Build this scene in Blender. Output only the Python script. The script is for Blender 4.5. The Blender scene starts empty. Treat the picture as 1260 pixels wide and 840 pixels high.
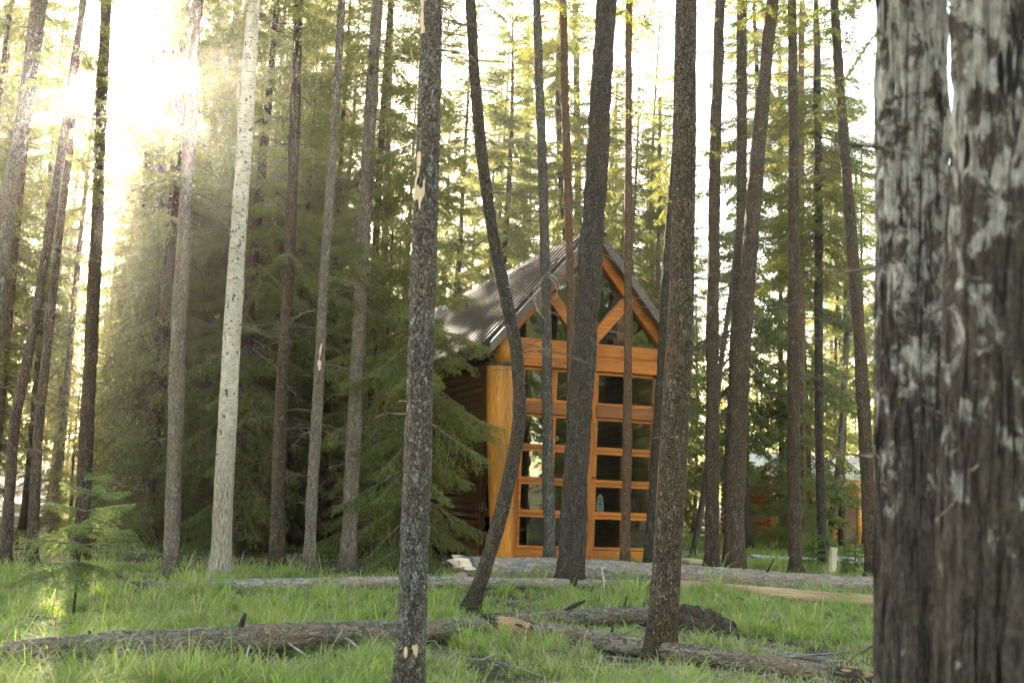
import bpy, math, random
import numpy as np
from mathutils import Matrix, Vector

random.seed(7)
RNG = np.random.default_rng(11)
SC = bpy.context.scene
COL = SC.collection
rad = math.radians

# ------------------------------------------------------------------ camera, sky, sun, exposure
FPX, PITCH, ROLL = 1400.0, rad(7.5), 0.04
CAM = np.array([0.0, 0.0, 1.6])
F_ = np.array([0, math.cos(PITCH), math.sin(PITCH)])
U0 = np.array([0, -math.sin(PITCH), math.cos(PITCH)])
R0 = np.array([1.0, 0, 0])
R_ = math.cos(ROLL) * R0 + math.sin(ROLL) * U0
U_ = -math.sin(ROLL) * R0 + math.cos(ROLL) * U0

def ray(px, py):
    return F_ + (px - 630) / FPX * R_ + (420 - py) / FPX * U_

def atY(px, py, Y):
    d = ray(px, py)
    return CAM + d * (Y / d[1])

def gnd(px, py, z=0.0):
    d = ray(px, py)
    return CAM + d * ((z - CAM[2]) / d[2])

cd = bpy.data.cameras.new('camera')
cam = bpy.data.objects.new('camera', cd)
COL.objects.link(cam)
M = Matrix(((R_[0], U_[0], -F_[0], 0), (R_[1], U_[1], -F_[1], 0), (R_[2], U_[2], -F_[2], CAM[2]), (0, 0, 0, 1)))
cam.matrix_world = M
cd.sensor_width = 36
cd.lens = 36 * FPX / 1260
cd.clip_end = 3000
cd.clip_start = 0.05
cd.dof.use_dof = True
cd.dof.focus_distance = 18.0
cd.dof.aperture_fstop = 2.5
SC.camera = cam

SUN = ray(130, 112)
SUN = SUN / np.linalg.norm(SUN)
EL = math.asin(SUN[2])
AZ = math.atan2(SUN[0], SUN[1])
w = bpy.data.worlds.new('World')
SC.world = w
w.use_nodes = True
nt = w.node_tree
sky = nt.nodes.new('ShaderNodeTexSky')
sky.sky_type = 'NISHITA'
sky.sun_disc = False
sky.sun_elevation = EL
sky.sun_rotation = AZ
sky.air_density = 1.0
sky.dust_density = 0.6
sky.ozone_density = 1.0
bg = nt.nodes['Background']
wm = nt.nodes.new('ShaderNodeMix')
wm.data_type = 'RGBA'
wm.blend_type = 'MULTIPLY'
wm.inputs[0].default_value = 1.0
wm.inputs[7].default_value = (1.0, 0.84, 0.635, 1)
nt.links.new(sky.outputs[0], wm.inputs[6])
nt.links.new(wm.outputs[2], bg.inputs[0])
bg.inputs[1].default_value = 0.14

sd = bpy.data.lights.new('sun', 'SUN')
sd.energy = 5.0
sd.angle = rad(0.6)
sd.color = (1.0, 0.86, 0.66)
sun = bpy.data.objects.new('sun', sd)
COL.objects.link(sun)
sun.rotation_euler = Vector(SUN).to_track_quat('Z', 'Y').to_euler()

SC.view_settings.view_transform = 'Standard'
SC.view_settings.look = 'None'
SC.view_settings.exposure = 3.42
SC.view_settings.gamma = 1.0
SC.render.engine = 'CYCLES'
cy = SC.cycles
cy.max_bounces = 7
cy.diffuse_bounces = 4
cy.glossy_bounces = 3
cy.transmission_bounces = 4
cy.transparent_max_bounces = 8
cy.volume_bounces = 0
cy.use_denoising = True
cy.sample_clamp_indirect = 6.0
cy.caustics_reflective = False
cy.caustics_refractive = False

# ------------------------------------------------------------------ geometry helpers
def hsh(a, b, c, s):
    n = (a * 73856093) ^ (b * 19349663) ^ (c * 83492791) ^ (s * 2654435)
    n = (n ^ (n >> 13)) * 1274126177
    n = n ^ (n >> 16)
    return (n & 0xffff) / 65535.0

def vnoise(p, s=0):
    p = np.asarray(p, float)
    i = np.floor(p).astype(np.int64)
    f = p - i
    f = f * f * (3 - 2 * f)
    r = 0
    for dx in (0, 1):
        for dy in (0, 1):
            for dz in (0, 1):
                wgt = (f[:, 0] if dx else 1 - f[:, 0]) * (f[:, 1] if dy else 1 - f[:, 1]) * (f[:, 2] if dz else 1 - f[:, 2])
                r = r + wgt * hsh(i[:, 0] + dx, i[:, 1] + dy, i[:, 2] + dz, s)
    return r * 2 - 1

def fbm(p, s=0, o=4):
    p = np.asarray(p, float)
    a, t = 1.0, 0
    for k in range(o):
        t = t + a * vnoise(p, s + k * 17)
        p = p * 2.03
        a *= 0.5
    return t

class Geo:
    def __init__(s):
        s.V, s.Q, s.T, s.qm, s.tm, s.A, s.n = [], [], [], [], [], [], 0

    def add(s, V, Q=None, T=None, m=0, att=0.0):
        V = np.asarray(V, float).reshape(-1, 3)
        if Q is not None and len(Q):
            Q = np.asarray(Q, int).reshape(-1, 4) + s.n
            s.Q.append(Q)
            s.qm.append(np.full(len(Q), m))
        if T is not None and len(T):
            T = np.asarray(T, int).reshape(-1, 3) + s.n
            s.T.append(T)
            s.tm.append(np.full(len(T), m))
        s.V.append(V)
        s.A.append(np.broadcast_to(np.asarray(att, float), (len(V),)))
        s.n += len(V)
        return s

    def mesh(s, name, mats, smooth=False):
        me = bpy.data.meshes.new(name)
        V = np.concatenate(s.V)
        nq = sum(len(q) for q in s.Q)
        ntr = sum(len(t) for t in s.T)
        loops = np.concatenate([q.ravel() for q in s.Q] + [t.ravel() for t in s.T])
        start = np.concatenate([np.arange(nq) * 4, nq * 4 + np.arange(ntr) * 3])
        mi = np.concatenate(s.qm + s.tm)
        me.vertices.add(len(V))
        me.vertices.foreach_set('co', V.astype(np.float32).ravel())
        me.loops.add(len(loops))
        me.loops.foreach_set('vertex_index', loops.astype(np.int32))
        me.polygons.add(nq + ntr)
        me.polygons.foreach_set('loop_start', start.astype(np.int32))
        me.polygons.foreach_set('material_index', mi.astype(np.int32))
        me.polygons.foreach_set('use_smooth', np.full(nq + ntr, smooth))
        for m in mats:
            me.materials.append(m)
        at = me.attributes.new('tint', 'FLOAT', 'POINT')
        at.data.foreach_set('value', np.concatenate(s.A).astype(np.float32))
        me.update(calc_edges=True)
        me.validate()
        return me

    def obj(s, name, mats, parent=None, smooth=False, loc=(0, 0, 0), bevel=0):
        mats = mats if isinstance(mats, (list, tuple)) else [mats]
        return link(name, s.mesh(name, mats, smooth), parent, loc, bevel)

def link(name, me, parent=None, loc=(0, 0, 0), bevel=0):
    o = bpy.data.objects.new(name, me)
    COL.objects.link(o)
    o.location = loc
    if parent:
        o.parent = parent
    if bevel:
        b = o.modifiers.new('bevel', 'BEVEL')
        b.width = bevel
        b.segments = 2
        b.limit_method = 'ANGLE'
    return o

def thing(name, label, cat, loc=(0, 0, 0), rz=0, group=None):
    o = bpy.data.objects.new(name, None)
    COL.objects.link(o)
    o.location = loc
    o.rotation_euler = (0, 0, rz)
    o.empty_display_size = 0.2
    return tag(o, label, cat, group)

def tag(o, label, cat, group=None, kind=None):
    if label:
        o['label'] = label
    if cat:
        o['category'] = cat
    if group:
        o['group'] = group
    if kind:
        o['kind'] = kind
    return o

def box(g, x0, x1, y0, y1, z0, z1, m=0, att=0.0):
    V = [(x, y, z) for x in (x0, x1) for y in (y0, y1) for z in (z0, z1)]
    Q = [(0, 1, 3, 2), (4, 6, 7, 5), (0, 4, 5, 1), (2, 3, 7, 6), (0, 2, 6, 4), (1, 5, 7, 3)]
    return g.add(V, Q, m=m, att=att)

def prism(g, poly, y0, y1, m=0):
    """polygon in x,z (counter-clockwise seen from -y) extruded in y"""
    n = len(poly)
    V = [(p[0], y0, p[1]) for p in poly] + [(p[0], y1, p[1]) for p in poly]
    Q = [(i, i + n, (i + 1) % n + n, (i + 1) % n) for i in range(n)]
    T = [(0, i, i + 1) for i in range(1, n - 1)] + [(n, n + i + 1, n + i) for i in range(1, n - 1)]
    return g.add(V, Q, T, m=m)

def resample(P, R, step):
    P = np.asarray(P, float)
    R = np.asarray(R, float)
    d = np.r_[0, np.cumsum(np.linalg.norm(np.diff(P, axis=0), axis=1))]
    n = max(2, int(d[-1] / step) + 1)
    t = np.linspace(0, d[-1], n)
    # smooth interpolation: linear, then a light moving average on dense samples
    Q = np.stack([np.interp(t, d, P[:, k]) for k in range(3)], 1)
    r = np.interp(t, d, R)
    k = max(1, int(0.35 / step))
    if k > 1 and n > 2 * k + 3:
        ker = np.ones(2 * k + 1) / (2 * k + 1)
        for c in range(3):
            pad = np.r_[2 * Q[0, c] - Q[k:0:-1, c], Q[:, c], 2 * Q[-1, c] - Q[-2:-k - 2:-1, c]]
            Q[:, c] = np.convolve(pad, ker, 'valid')
        r = np.convolve(np.pad(r, k, 'edge'), ker, 'valid')
    return Q, r, t

def frames(P):
    T = np.gradient(P, axis=0)
    T /= np.linalg.norm(T, axis=1)[:, None] + 1e-9
    m = np.abs(T[0]).argmin()
    ref = np.zeros(3)
    ref[m] = 1
    A = np.zeros_like(T)
    a = ref
    for i in range(len(T)):
        a = a - T[i] * (a @ T[i])
        a = a / (np.linalg.norm(a) + 1e-9)
        A[i] = a
    B = np.cross(T, A)
    return T, A, B

def tube(P, R, sides, disp=None, cap=True):
    """returns V, Q, T.  disp(P3d, ang, s) -> radial offset"""
    P = np.asarray(P, float)
    R = np.broadcast_to(np.asarray(R, float), (len(P),))
    T, A, B = frames(P)
    ang = np.linspace(0, 2 * math.pi, sides, endpoint=False)
    dirs = A[:, None, :] * np.cos(ang)[None, :, None] + B[:, None, :] * np.sin(ang)[None, :, None]
    V = P[:, None, :] + dirs * R[:, None, None]
    if disp is not None:
        s = np.r_[0, np.cumsum(np.linalg.norm(np.diff(P, axis=0), axis=1))]
        S = np.repeat(s, sides)
        AA = np.tile(ang, len(P))
        RR = np.repeat(R, sides)
        off = disp(RR, AA, S)
        V = V + dirs * off.reshape(len(P), sides, 1)
    n = len(P)
    i = np.arange(n - 1)[:, None] * sides
    j = np.arange(sides)[None, :]
    k = (j + 1) % sides
    Q = np.stack([i + j, i + k, i + sides + k, i + sides + j], -1).reshape(-1, 4)
    V = V.reshape(-1, 3)
    Tt = []
    if cap:
        V = np.vstack([V, P[0], P[-1]])
        c0, c1 = n * sides, n * sides + 1
        Tt = [(c0, (q + 1) % sides, q) for q in range(sides)] + [(c1, (n - 1) * sides + q, (n - 1) * sides + (q + 1) % sides) for q in range(sides)]
    return V, Q, Tt

def unit(v):
    v = np.asarray(v, float)
    return v / (np.linalg.norm(v, axis=-1, keepdims=True) + 1e-9)

# ------------------------------------------------------------------ materials
def mat(name):
    m = bpy.data.materials.new(name)
    m.use_nodes = True
    n = m.node_tree
    n.nodes.clear()
    out = n.nodes.new('ShaderNodeOutputMaterial')
    return m, n, out

class N:
    """small node-graph helper"""
    def __init__(s, n):
        s.n = n

    def new(s, t, **k):
        nd = s.n.nodes.new(t)
        for a, b in k.items():
            setattr(nd, a, b)
        return nd

    def ln(s, a, b):
        s.n.links.new(a, b)

    def coords(s, scale=(1, 1, 1), kind='Object'):
        tc = s.new('ShaderNodeTexCoord')
        mp = s.new('ShaderNodeMapping')
        mp.inputs['Scale'].default_value = scale
        s.ln(tc.outputs[kind], mp.inputs[0])
        return mp.outputs[0]

    def noise(s, v, scale, detail=4, rough=0.6, dist=0.0):
        t = s.new('ShaderNodeTexNoise')
        t.inputs['Scale'].default_value = scale
        t.inputs['Detail'].default_value = detail
        t.inputs['Roughness'].default_value = rough
        t.inputs['Distortion'].default_value = dist
        s.ln(v, t.inputs['Vector'])
        return t.outputs['Fac']

    def voro(s, v, scale, feat='DISTANCE_TO_EDGE', out='Distance'):
        t = s.new('ShaderNodeTexVoronoi')
        t.feature = feat
        t.inputs['Scale'].default_value = scale
        s.ln(v, t.inputs['Vector'])
        return t.outputs[out]

    def ramp(s, f, stops, interp='LINEAR'):
        r = s.new('ShaderNodeValToRGB')
        r.color_ramp.interpolation = interp
        e = r.color_ramp.elements
        while len(e) < len(stops):
            e.new(0.5)
        for el, (p, c) in zip(e, stops):
            el.position = p
            el.color = (c, c, c, 1) if not isinstance(c, (tuple, list)) else (*c, 1)
        s.ln(f, r.inputs[0])
        return r.outputs[0]

    def mix(s, f, a, b, mode='MIX'):
        x = s.new('ShaderNodeMix')
        x.data_type = 'RGBA'
        x.blend_type = mode
        for sock, val in ((x.inputs[0], f), (x.inputs[6], a), (x.inputs[7], b)):
            if isinstance(val, (int, float)):
                sock.default_value = val
            elif isinstance(val, (tuple, list)):
                sock.default_value = (*val, 1)
            else:
                s.ln(val, sock)
        return x.outputs[2]

    def math(s, op, a, b=0.0):
        x = s.new('ShaderNodeMath')
        x.operation = op
        for k, val in enumerate((a, b)):
            if isinstance(val, (int, float)):
                x.inputs[k].default_value = val
            else:
                s.ln(val, x.inputs[k])
        return x.outputs[0]

    def bump(s, h, strength=0.5, dist=0.01):
        b = s.new('ShaderNodeBump')
        b.inputs['Strength'].default_value = strength
        b.inputs['Distance'].default_value = dist
        s.ln(h, b.inputs['Height'])
        return b.outputs[0]

    def pbr(s, col, rough=0.8, normal=None, metal=0.0, spec=0.3):
        p = s.new('ShaderNodeBsdfPrincipled')
        for key, val in (('Base Color', col), ('Roughness', rough), ('Metallic', metal)):
            if isinstance(val, (int, float)):
                p.inputs[key].default_value = val
            elif isinstance(val, tuple):
                p.inputs[key].default_value = (*val, 1)
            else:
                s.ln(val, p.inputs[key])
        p.inputs['Specular IOR Level'].default_value = spec
        if normal is not None:
            s.ln(normal, p.inputs['Normal'])
        return p.outputs[0]

    def attr(s, name='tint'):
        a = s.new('ShaderNodeAttribute')
        a.attribute_name = name
        return a.outputs['Fac']

    def rand(s):
        return s.new('ShaderNodeObjectInfo').outputs['Random']

def bark_mat(name, dark, mid, light, lichen=(0.42, 0.45, 0.43), lich=0.62, scale=50, wood=(0.42, 0.3, 0.2), gap=0.2):
    """scaly conifer bark; the 'tint' attribute bares pale wood where it is 1"""
    m, n, out = mat(name)
    g = N(n)
    v = g.coords((1, 1, 0.55))
    big = g.noise(v, 6, 3)
    fine = g.noise(v, 95, 5, 0.7)
    nz = g.noise(v, 16, 3)
    # warp the cells
    vm = g.new('ShaderNodeVectorMath', operation='MULTIPLY_ADD')
    tn = g.new('ShaderNodeTexNoise')
    tn.inputs['Scale'].default_value = 22
    g.ln(v, tn.inputs['Vector'])
    vm.inputs[1].default_value = (0.11, 0.11, 0.11)
    g.ln(tn.outputs['Color'], vm.inputs[0])
    g.ln(v, vm.inputs[2])
    edge = g.voro(vm.outputs[0], scale)
    cell = g.voro(vm.outputs[0], scale, 'F1', 'Color')
    crack = g.ramp(edge, [(0.02 if gap > 0.12 else 0.0, 0.0 if gap > 0.12 else 0.3), (gap, 1.0)])
    cellv = g.math('MULTIPLY', cell, 1.0)
    c = g.mix(g.ramp(cellv, [(0.25, 0.0), (0.8, 1.0)]), mid, light)
    c = g.mix(g.ramp(fine, [(0.35, 0.0), (0.65, 1.0)]), g.mix(0.55, c, dark), c)
    c = g.mix(g.ramp(big, [(0.35, 0.7), (0.65, 0.0)]), c, g.mix(0.5, mid, dark))
    pm = g.new('ShaderNodeMapping')
    pm.inputs['Scale'].default_value = (1, 1, 0.5)
    g.ln(vm.outputs[0], pm.inputs[0])
    pedge = g.ramp(g.voro(pm.outputs[0], 17), [(0.0, 1.0), (0.09, 0.0)])
    pcell = g.ramp(g.voro(pm.outputs[0], 17, 'F1', 'Color'), [(0.2, 0.0), (0.8, 1.0)])
    c = g.mix(g.math('MULTIPLY', pcell, 0.45), c, light)
    c = g.mix(g.math('MULTIPLY', pedge, 0.8), c, dark)
    zone = g.noise(g.coords((1, 1, 0.5)), 2.2, 4)
    c = g.mix(g.ramp(zone, [(0.42, 0.0), (0.62, 0.75)]), c, g.mix(g.ramp(fine, [(0.3, 0.0), (0.7, 1.0)]), tuple(0.75 * x * k for x, k in zip(mid, (1.15, 0.88, 0.7))), tuple(0.8 * x * k for x, k in zip(light, (1.1, 0.88, 0.72)))))
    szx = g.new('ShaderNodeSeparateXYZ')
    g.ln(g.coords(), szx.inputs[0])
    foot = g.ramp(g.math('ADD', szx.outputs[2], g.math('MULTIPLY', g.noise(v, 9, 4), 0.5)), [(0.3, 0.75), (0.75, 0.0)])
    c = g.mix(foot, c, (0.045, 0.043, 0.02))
    lm = g.math('MULTIPLY', g.ramp(g.noise(v, 26, 4), [(lich - 0.02, 0.0), (lich + 0.06, 1.0)]), g.ramp(nz, [(0.4, 0.2), (0.55, 1.0)]))
    c = g.mix(lm, c, lichen)
    c = g.mix(crack, dark, c)
    c = g.mix(g.ramp(g.attr(), [(0.08, 0.0), (0.3, 0.85)]), c, dark)
    wm = g.ramp(g.attr(), [(0.42, 0.0), (0.55, 1.0)])
    wv = g.noise(g.coords((1, 1, 0.06)), 60, 4)
    wc = g.mix(g.ramp(wv, [(0.3, 0.0), (0.7, 1.0)]), wood, tuple(min(1, x * 1.7) for x in wood))
    c = g.mix(wm, c, wc)
    h = g.math('ADD', g.math('SUBTRACT', g.math('MULTIPLY', crack, 0.5), g.math('MULTIPLY', pedge, 0.9)), g.math('ADD', g.math('MULTIPLY', fine, 0.5), g.math('MULTIPLY', cellv, 0.5)))
    h = g.math('MULTIPLY', h, g.math('SUBTRACT', 1.0, g.math('MULTIPLY', wm, 0.85)))
    g.ln(g.pbr(c, 0.9, g.bump(h, 0.9, 0.014), spec=0.15), out.inputs[0])
    return m

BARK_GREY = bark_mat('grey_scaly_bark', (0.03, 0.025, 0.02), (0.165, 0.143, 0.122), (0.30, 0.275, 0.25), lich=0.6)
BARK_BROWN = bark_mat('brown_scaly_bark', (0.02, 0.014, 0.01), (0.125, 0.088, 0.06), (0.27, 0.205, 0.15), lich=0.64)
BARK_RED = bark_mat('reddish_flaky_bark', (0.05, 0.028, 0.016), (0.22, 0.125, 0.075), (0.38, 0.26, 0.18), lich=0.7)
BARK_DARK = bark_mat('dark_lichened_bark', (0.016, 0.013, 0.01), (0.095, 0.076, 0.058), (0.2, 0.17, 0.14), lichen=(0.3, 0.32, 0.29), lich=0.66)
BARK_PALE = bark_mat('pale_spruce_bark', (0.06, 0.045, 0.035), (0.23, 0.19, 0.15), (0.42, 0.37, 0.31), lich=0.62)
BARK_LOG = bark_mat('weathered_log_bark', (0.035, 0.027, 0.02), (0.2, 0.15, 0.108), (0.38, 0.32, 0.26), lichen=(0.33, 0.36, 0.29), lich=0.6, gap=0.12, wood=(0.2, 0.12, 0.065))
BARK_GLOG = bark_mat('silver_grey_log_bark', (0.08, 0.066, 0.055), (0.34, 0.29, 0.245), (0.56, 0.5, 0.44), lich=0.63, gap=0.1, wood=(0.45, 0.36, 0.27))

def birch_mat():
    m, n, out = mat('white_aspen_bark')
    g = N(n)
    v = g.coords((1, 1, 1))
    c = g.mix(g.ramp(g.noise(v, 5, 4), [(0.3, 0.0), (0.7, 1.0)]), (0.28, 0.24, 0.18), (0.42, 0.37, 0.30))
    fine = g.noise(g.coords((1, 1, 5)), 30, 4)
    c = g.mix(g.ramp(fine, [(0.58, 0.0), (0.7, 0.5)]), c, (0.3, 0.26, 0.2))
    len_ = g.ramp(g.noise(g.coords((1.6, 1.6, 11)), 6, 3), [(0.59, 0.0), (0.62, 1.0)])
    scar = g.ramp(g.noise(g.coords((4, 4, 2.2)), 3.1, 3), [(0.62, 0.0), (0.645, 1.0)])
    c = g.mix(g.math('MAXIMUM', len_, scar), c, (0.045, 0.036, 0.03))
    sx = g.new('ShaderNodeSeparateXYZ')
    g.ln(g.coords(), sx.inputs[0])
    low = g.ramp(g.math('ADD', g.math('MULTIPLY', sx.outputs[2], 0.25), g.math('MULTIPLY', g.noise(v, 4, 4), 0.5)), [(0.62, 1.0), (0.92, 0.0)])
    rough = g.noise(g.coords((1, 1, 0.2)), 45, 5)
    c = g.mix(low, c, g.mix(g.ramp(rough, [(0.35, 0.0), (0.65, 1.0)]), (0.09, 0.075, 0.06), (0.33, 0.28, 0.22)))
    h = g.math('ADD', g.math('MULTIPLY', g.math('MULTIPLY', rough, low), 1.5), g.math('MULTIPLY', fine, 0.2))
    g.ln(g.pbr(c, 0.75, g.bump(h, 0.6, 0.012), spec=0.2), out.inputs[0])
    return m
BIRCH = birch_mat()

def plate_mat():
    m, n, out = mat('blotched_fissured_bark')
    g = N(n)
    v = g.coords((1, 1, 0.5))
    sx = g.new('ShaderNodeSeparateXYZ')
    g.ln(g.coords(), sx.inputs[0])
    hgt = g.math('MULTIPLY', sx.outputs[2], 0.28)
    blot = g.math('ADD', g.noise(g.coords((1, 1, 0.7)), 10, 7, 0.7, 0.4), g.math('MULTIPLY', g.math('SUBTRACT', hgt, 0.62), 0.28))
    base = g.mix(g.ramp(g.noise(v, 60, 5, 0.7), [(0.3, 0.0), (0.7, 1.0)]), (0.022, 0.017, 0.014), (0.095, 0.075, 0.06))
    pale = g.mix(g.ramp(g.noise(v, 40, 4), [(0.3, 0.0), (0.7, 1.0)]), (0.18, 0.158, 0.138), (0.40, 0.37, 0.335))
    c = g.mix(g.ramp(blot, [(0.515, 0.0), (0.6, 1.0)]), base, pale)
    fz = g.noise(g.coords((1, 1, 0.09)), 26, 5, 0.6, 1.0)
    c = g.mix(g.ramp(fz, [(0.36, 1.0), (0.46, 0.0)]), c, (0.014, 0.011, 0.009))
    moss = g.math('MULTIPLY', g.ramp(g.noise(v, 9, 4), [(0.6, 0.0), (0.72, 0.7)]), g.ramp(hgt, [(0.15, 1.0), (0.4, 0.0)]))
    c = g.mix(moss, c, (0.05, 0.12, 0.06))
    h = g.math('ADD', g.ramp(fz, [(0.3, 0.0), (0.55, 1.0)]), g.math('MULTIPLY', g.noise(v, 70, 4), 0.4))
    g.ln(g.pbr(c, 0.88, g.bump(h, 0.9, 0.02), spec=0.15), out.inputs[0])
    return m
PLATE = plate_mat()

def twig_mat(name, a, b):
    m, n, out = mat(name)
    g = N(n)
    c = g.mix(g.ramp(g.noise(g.coords(), 14, 3), [(0.35, 0.0), (0.65, 1.0)]), a, b)
    g.ln(g.pbr(c, 0.9, spec=0.1), out.inputs[0])
    return m
TWIG = twig_mat('dry_twig_bark', (0.07, 0.05, 0.038), (0.2, 0.16, 0.125))
TWIG_PALE = twig_mat('bleached_twig', (0.22, 0.185, 0.15), (0.46, 0.4, 0.33))

def leaf_mat(name, a, b, ta, tb, trans=0.5, dry=None):
    """needles and blades: reflect one colour, let a yellower one through"""
    m, n, out = mat(name)
    g = N(n)
    f = g.math('ADD', g.math('MULTIPLY', g.attr(), 0.65), g.math('MULTIPLY', g.rand(), 0.35))
    c = g.mix(f, a, b)
    t = g.mix(f, ta, tb)
    if dry:
        k = g.ramp(g.attr('tint'), [(0.84, 0.0), (0.9, 1.0)])
        c = g.mix(k, c, dry)
        t = g.mix(k, t, dry)
    d = g.pbr(c, 0.55, spec=0.25)
    tr = g.new('ShaderNodeBsdfTranslucent')
    g.ln(t, tr.inputs[0])
    mx = g.new('ShaderNodeMixShader')
    mx.inputs[0].default_value = trans
    g.ln(d, mx.inputs[1])
    g.ln(tr.outputs[0], mx.inputs[2])
    g.ln(mx.outputs[0], out.inputs[0])
    return m
NEEDLE = leaf_mat('spruce_needles', (0.04, 0.074, 0.024), (0.11, 0.14, 0.038), (0.22, 0.26, 0.045), (0.52, 0.46, 0.09), 0.52)
NEEDLE_L = leaf_mat('pale_spruce_needles', (0.045, 0.08, 0.027), (0.095, 0.125, 0.037), (0.24, 0.29, 0.07), (0.45, 0.43, 0.13), 0.55)
NEEDLE_Y = leaf_mat('young_spruce_needles', (0.06, 0.11, 0.04), (0.13, 0.18, 0.06), (0.2, 0.29, 0.06), (0.38, 0.43, 0.11), 0.45)
GRASS = leaf_mat('grass_blades', (0.085, 0.16, 0.032), (0.26, 0.31, 0.085), (0.23, 0.38, 0.045), (0.54, 0.6, 0.12), 0.5, dry=(0.46, 0.38, 0.23))

def ground_mat():
    m, n, out = mat('forest_floor')
    g = N(n)
    v = g.coords()
    a = g.mix(g.ramp(g.noise(v, 1.1, 5), [(0.4, 0.0), (0.62, 1.0)]), (0.06, 0.042, 0.026), (0.05, 0.075, 0.022))
    straw = g.mix(g.noise(v, 60, 4), (0.14, 0.1, 0.055), (0.33, 0.26, 0.15))
    a = g.mix(g.ramp(g.math('ADD', g.math('MULTIPLY', g.noise(v, 0.8, 4), 0.55), g.math('MULTIPLY', g.noise(v, 24, 4), 0.45)), [(0.47, 0.0), (0.58, 1.0)]), a, straw)
    h = g.noise(v, 30, 6, 0.7)
    g.ln(g.pbr(a, 0.95, g.bump(h, 0.8, 0.04), spec=0.1), out.inputs[0])
    return m
GROUND = ground_mat()

def simple(name, a, b, scale=20, rough=0.8, bump=0.2, sc=(1, 1, 1), metal=0.0, spec=0.3):
    m, n, out = mat(name)
    g = N(n)
    f = g.noise(g.coords(sc), scale, 5)
    c = g.mix(g.ramp(f, [(0.3, 0.0), (0.7, 1.0)]), a, b)
    g.ln(g.pbr(c, rough, g.bump(f, bump, 0.01), metal, spec), out.inputs[0])
    return m
GRAVEL = simple('pale_gravel', (0.25, 0.23, 0.21), (0.46, 0.43, 0.4), 40, 0.95, 0.6)

def wood_mat(name, a, b, axis, knots=True, dark=(0.08, 0.03, 0.01), rough=0.45, chk=0.24):
    """stained timber, grain along one local axis"""
    m, n, out = mat(name)
    g = N(n)
    sc = [1, 1, 1]
    sc[axis] = 0.05
    v = g.coords(tuple(sc))
    gr = g.noise(v, 34, 6, 0.65, 0.4)
    c = g.mix(g.ramp(gr, [(0.32, 0.0), (0.68, 1.0)]), a, b)
    big = g.noise(g.coords(tuple(0.25 if k == axis else 1.0 for k in range(3))), 2.3, 3)
    c = g.mix(g.ramp(big, [(0.35, 0.5), (0.62, 0.0)]), c, dark)
    ck = g.ramp(g.noise(v, 70, 3, 0.5), [(chk, 1.0), (chk + 0.07, 0.0)])
    c = g.mix(g.math('MULTIPLY', ck, 0.8), c, dark)
    if knots:
        kn = g.ramp(g.voro(g.coords(tuple(0.5 if k == axis else 1.0 for k in range(3))), 2.6, 'F1'), [(0.035, 0.8), (0.075, 0.0)])
        c = g.mix(kn, c, dark)
    g.ln(g.pbr(c, rough, g.bump(gr, 0.25, 0.006), spec=0.35), out.inputs[0])
    return m
OR_A, OR_B = (0.31, 0.082, 0.010), (0.68, 0.225, 0.026)
WOOD_X = wood_mat('orange_timber_across', OR_A, OR_B, 0)
WOOD_Z = wood_mat('orange_timber_upright', OR_A, OR_B, 2)
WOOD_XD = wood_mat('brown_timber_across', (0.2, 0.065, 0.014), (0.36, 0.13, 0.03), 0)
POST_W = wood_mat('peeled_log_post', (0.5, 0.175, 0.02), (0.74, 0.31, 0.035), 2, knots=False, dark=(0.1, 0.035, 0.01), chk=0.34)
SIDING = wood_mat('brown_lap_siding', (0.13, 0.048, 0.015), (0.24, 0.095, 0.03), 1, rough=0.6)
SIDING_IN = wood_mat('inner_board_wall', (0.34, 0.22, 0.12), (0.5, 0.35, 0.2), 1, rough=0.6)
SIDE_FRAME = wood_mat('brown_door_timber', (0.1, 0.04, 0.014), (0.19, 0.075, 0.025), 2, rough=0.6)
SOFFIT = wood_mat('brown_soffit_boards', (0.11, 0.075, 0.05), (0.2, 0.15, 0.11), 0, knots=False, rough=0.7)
CABIN_LOG = wood_mat('orange_log_wall', (0.52, 0.18, 0.03), (0.75, 0.32, 0.06), 0)
PALEWOOD = wood_mat('pale_cut_wood', (0.48, 0.36, 0.24), (0.68, 0.55, 0.4), 2, knots=False, dark=(0.25, 0.17, 0.1), rough=0.8)
BAREWOOD = wood_mat('bare_ochre_log', (0.3, 0.19, 0.1), (0.52, 0.36, 0.2), 2, knots=True, dark=(0.1, 0.06, 0.03), rough=0.75)
ROOF = simple('brown_ribbed_metal', (0.045, 0.035, 0.03), (0.075, 0.06, 0.05), 6, 0.75, 0.05, metal=0.0, spec=0.12)
FASCIA = simple('brown_fascia_metal', (0.1, 0.078, 0.065), (0.16, 0.13, 0.11), 5, 0.5, 0.05)
ROOF_PALE = simple('pale_metal_roof', (0.34, 0.29, 0.23), (0.45, 0.39, 0.32), 5, 0.5, 0.05)
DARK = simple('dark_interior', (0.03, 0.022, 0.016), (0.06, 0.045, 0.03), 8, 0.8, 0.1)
FLOOR_IN = wood_mat('inner_floor_boards', (0.16, 0.09, 0.045), (0.28, 0.17, 0.09), 1, rough=0.5)
BLACK = simple('black_plastic', (0.012, 0.012, 0.013), (0.02, 0.02, 0.022), 10, 0.35, 0.02)
WHITE = simple('white_paint', (0.7, 0.69, 0.66), (0.8, 0.79, 0.77), 8, 0.5, 0.05)
STEEL = simple('dull_steel', (0.4, 0.38, 0.35), (0.55, 0.53, 0.5), 15, 0.4, 0.05, metal=1.0)
ROT = simple('rotten_wood', (0.014, 0.011, 0.009), (0.085, 0.06, 0.042), 14, 0.95, 1.0)

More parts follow.
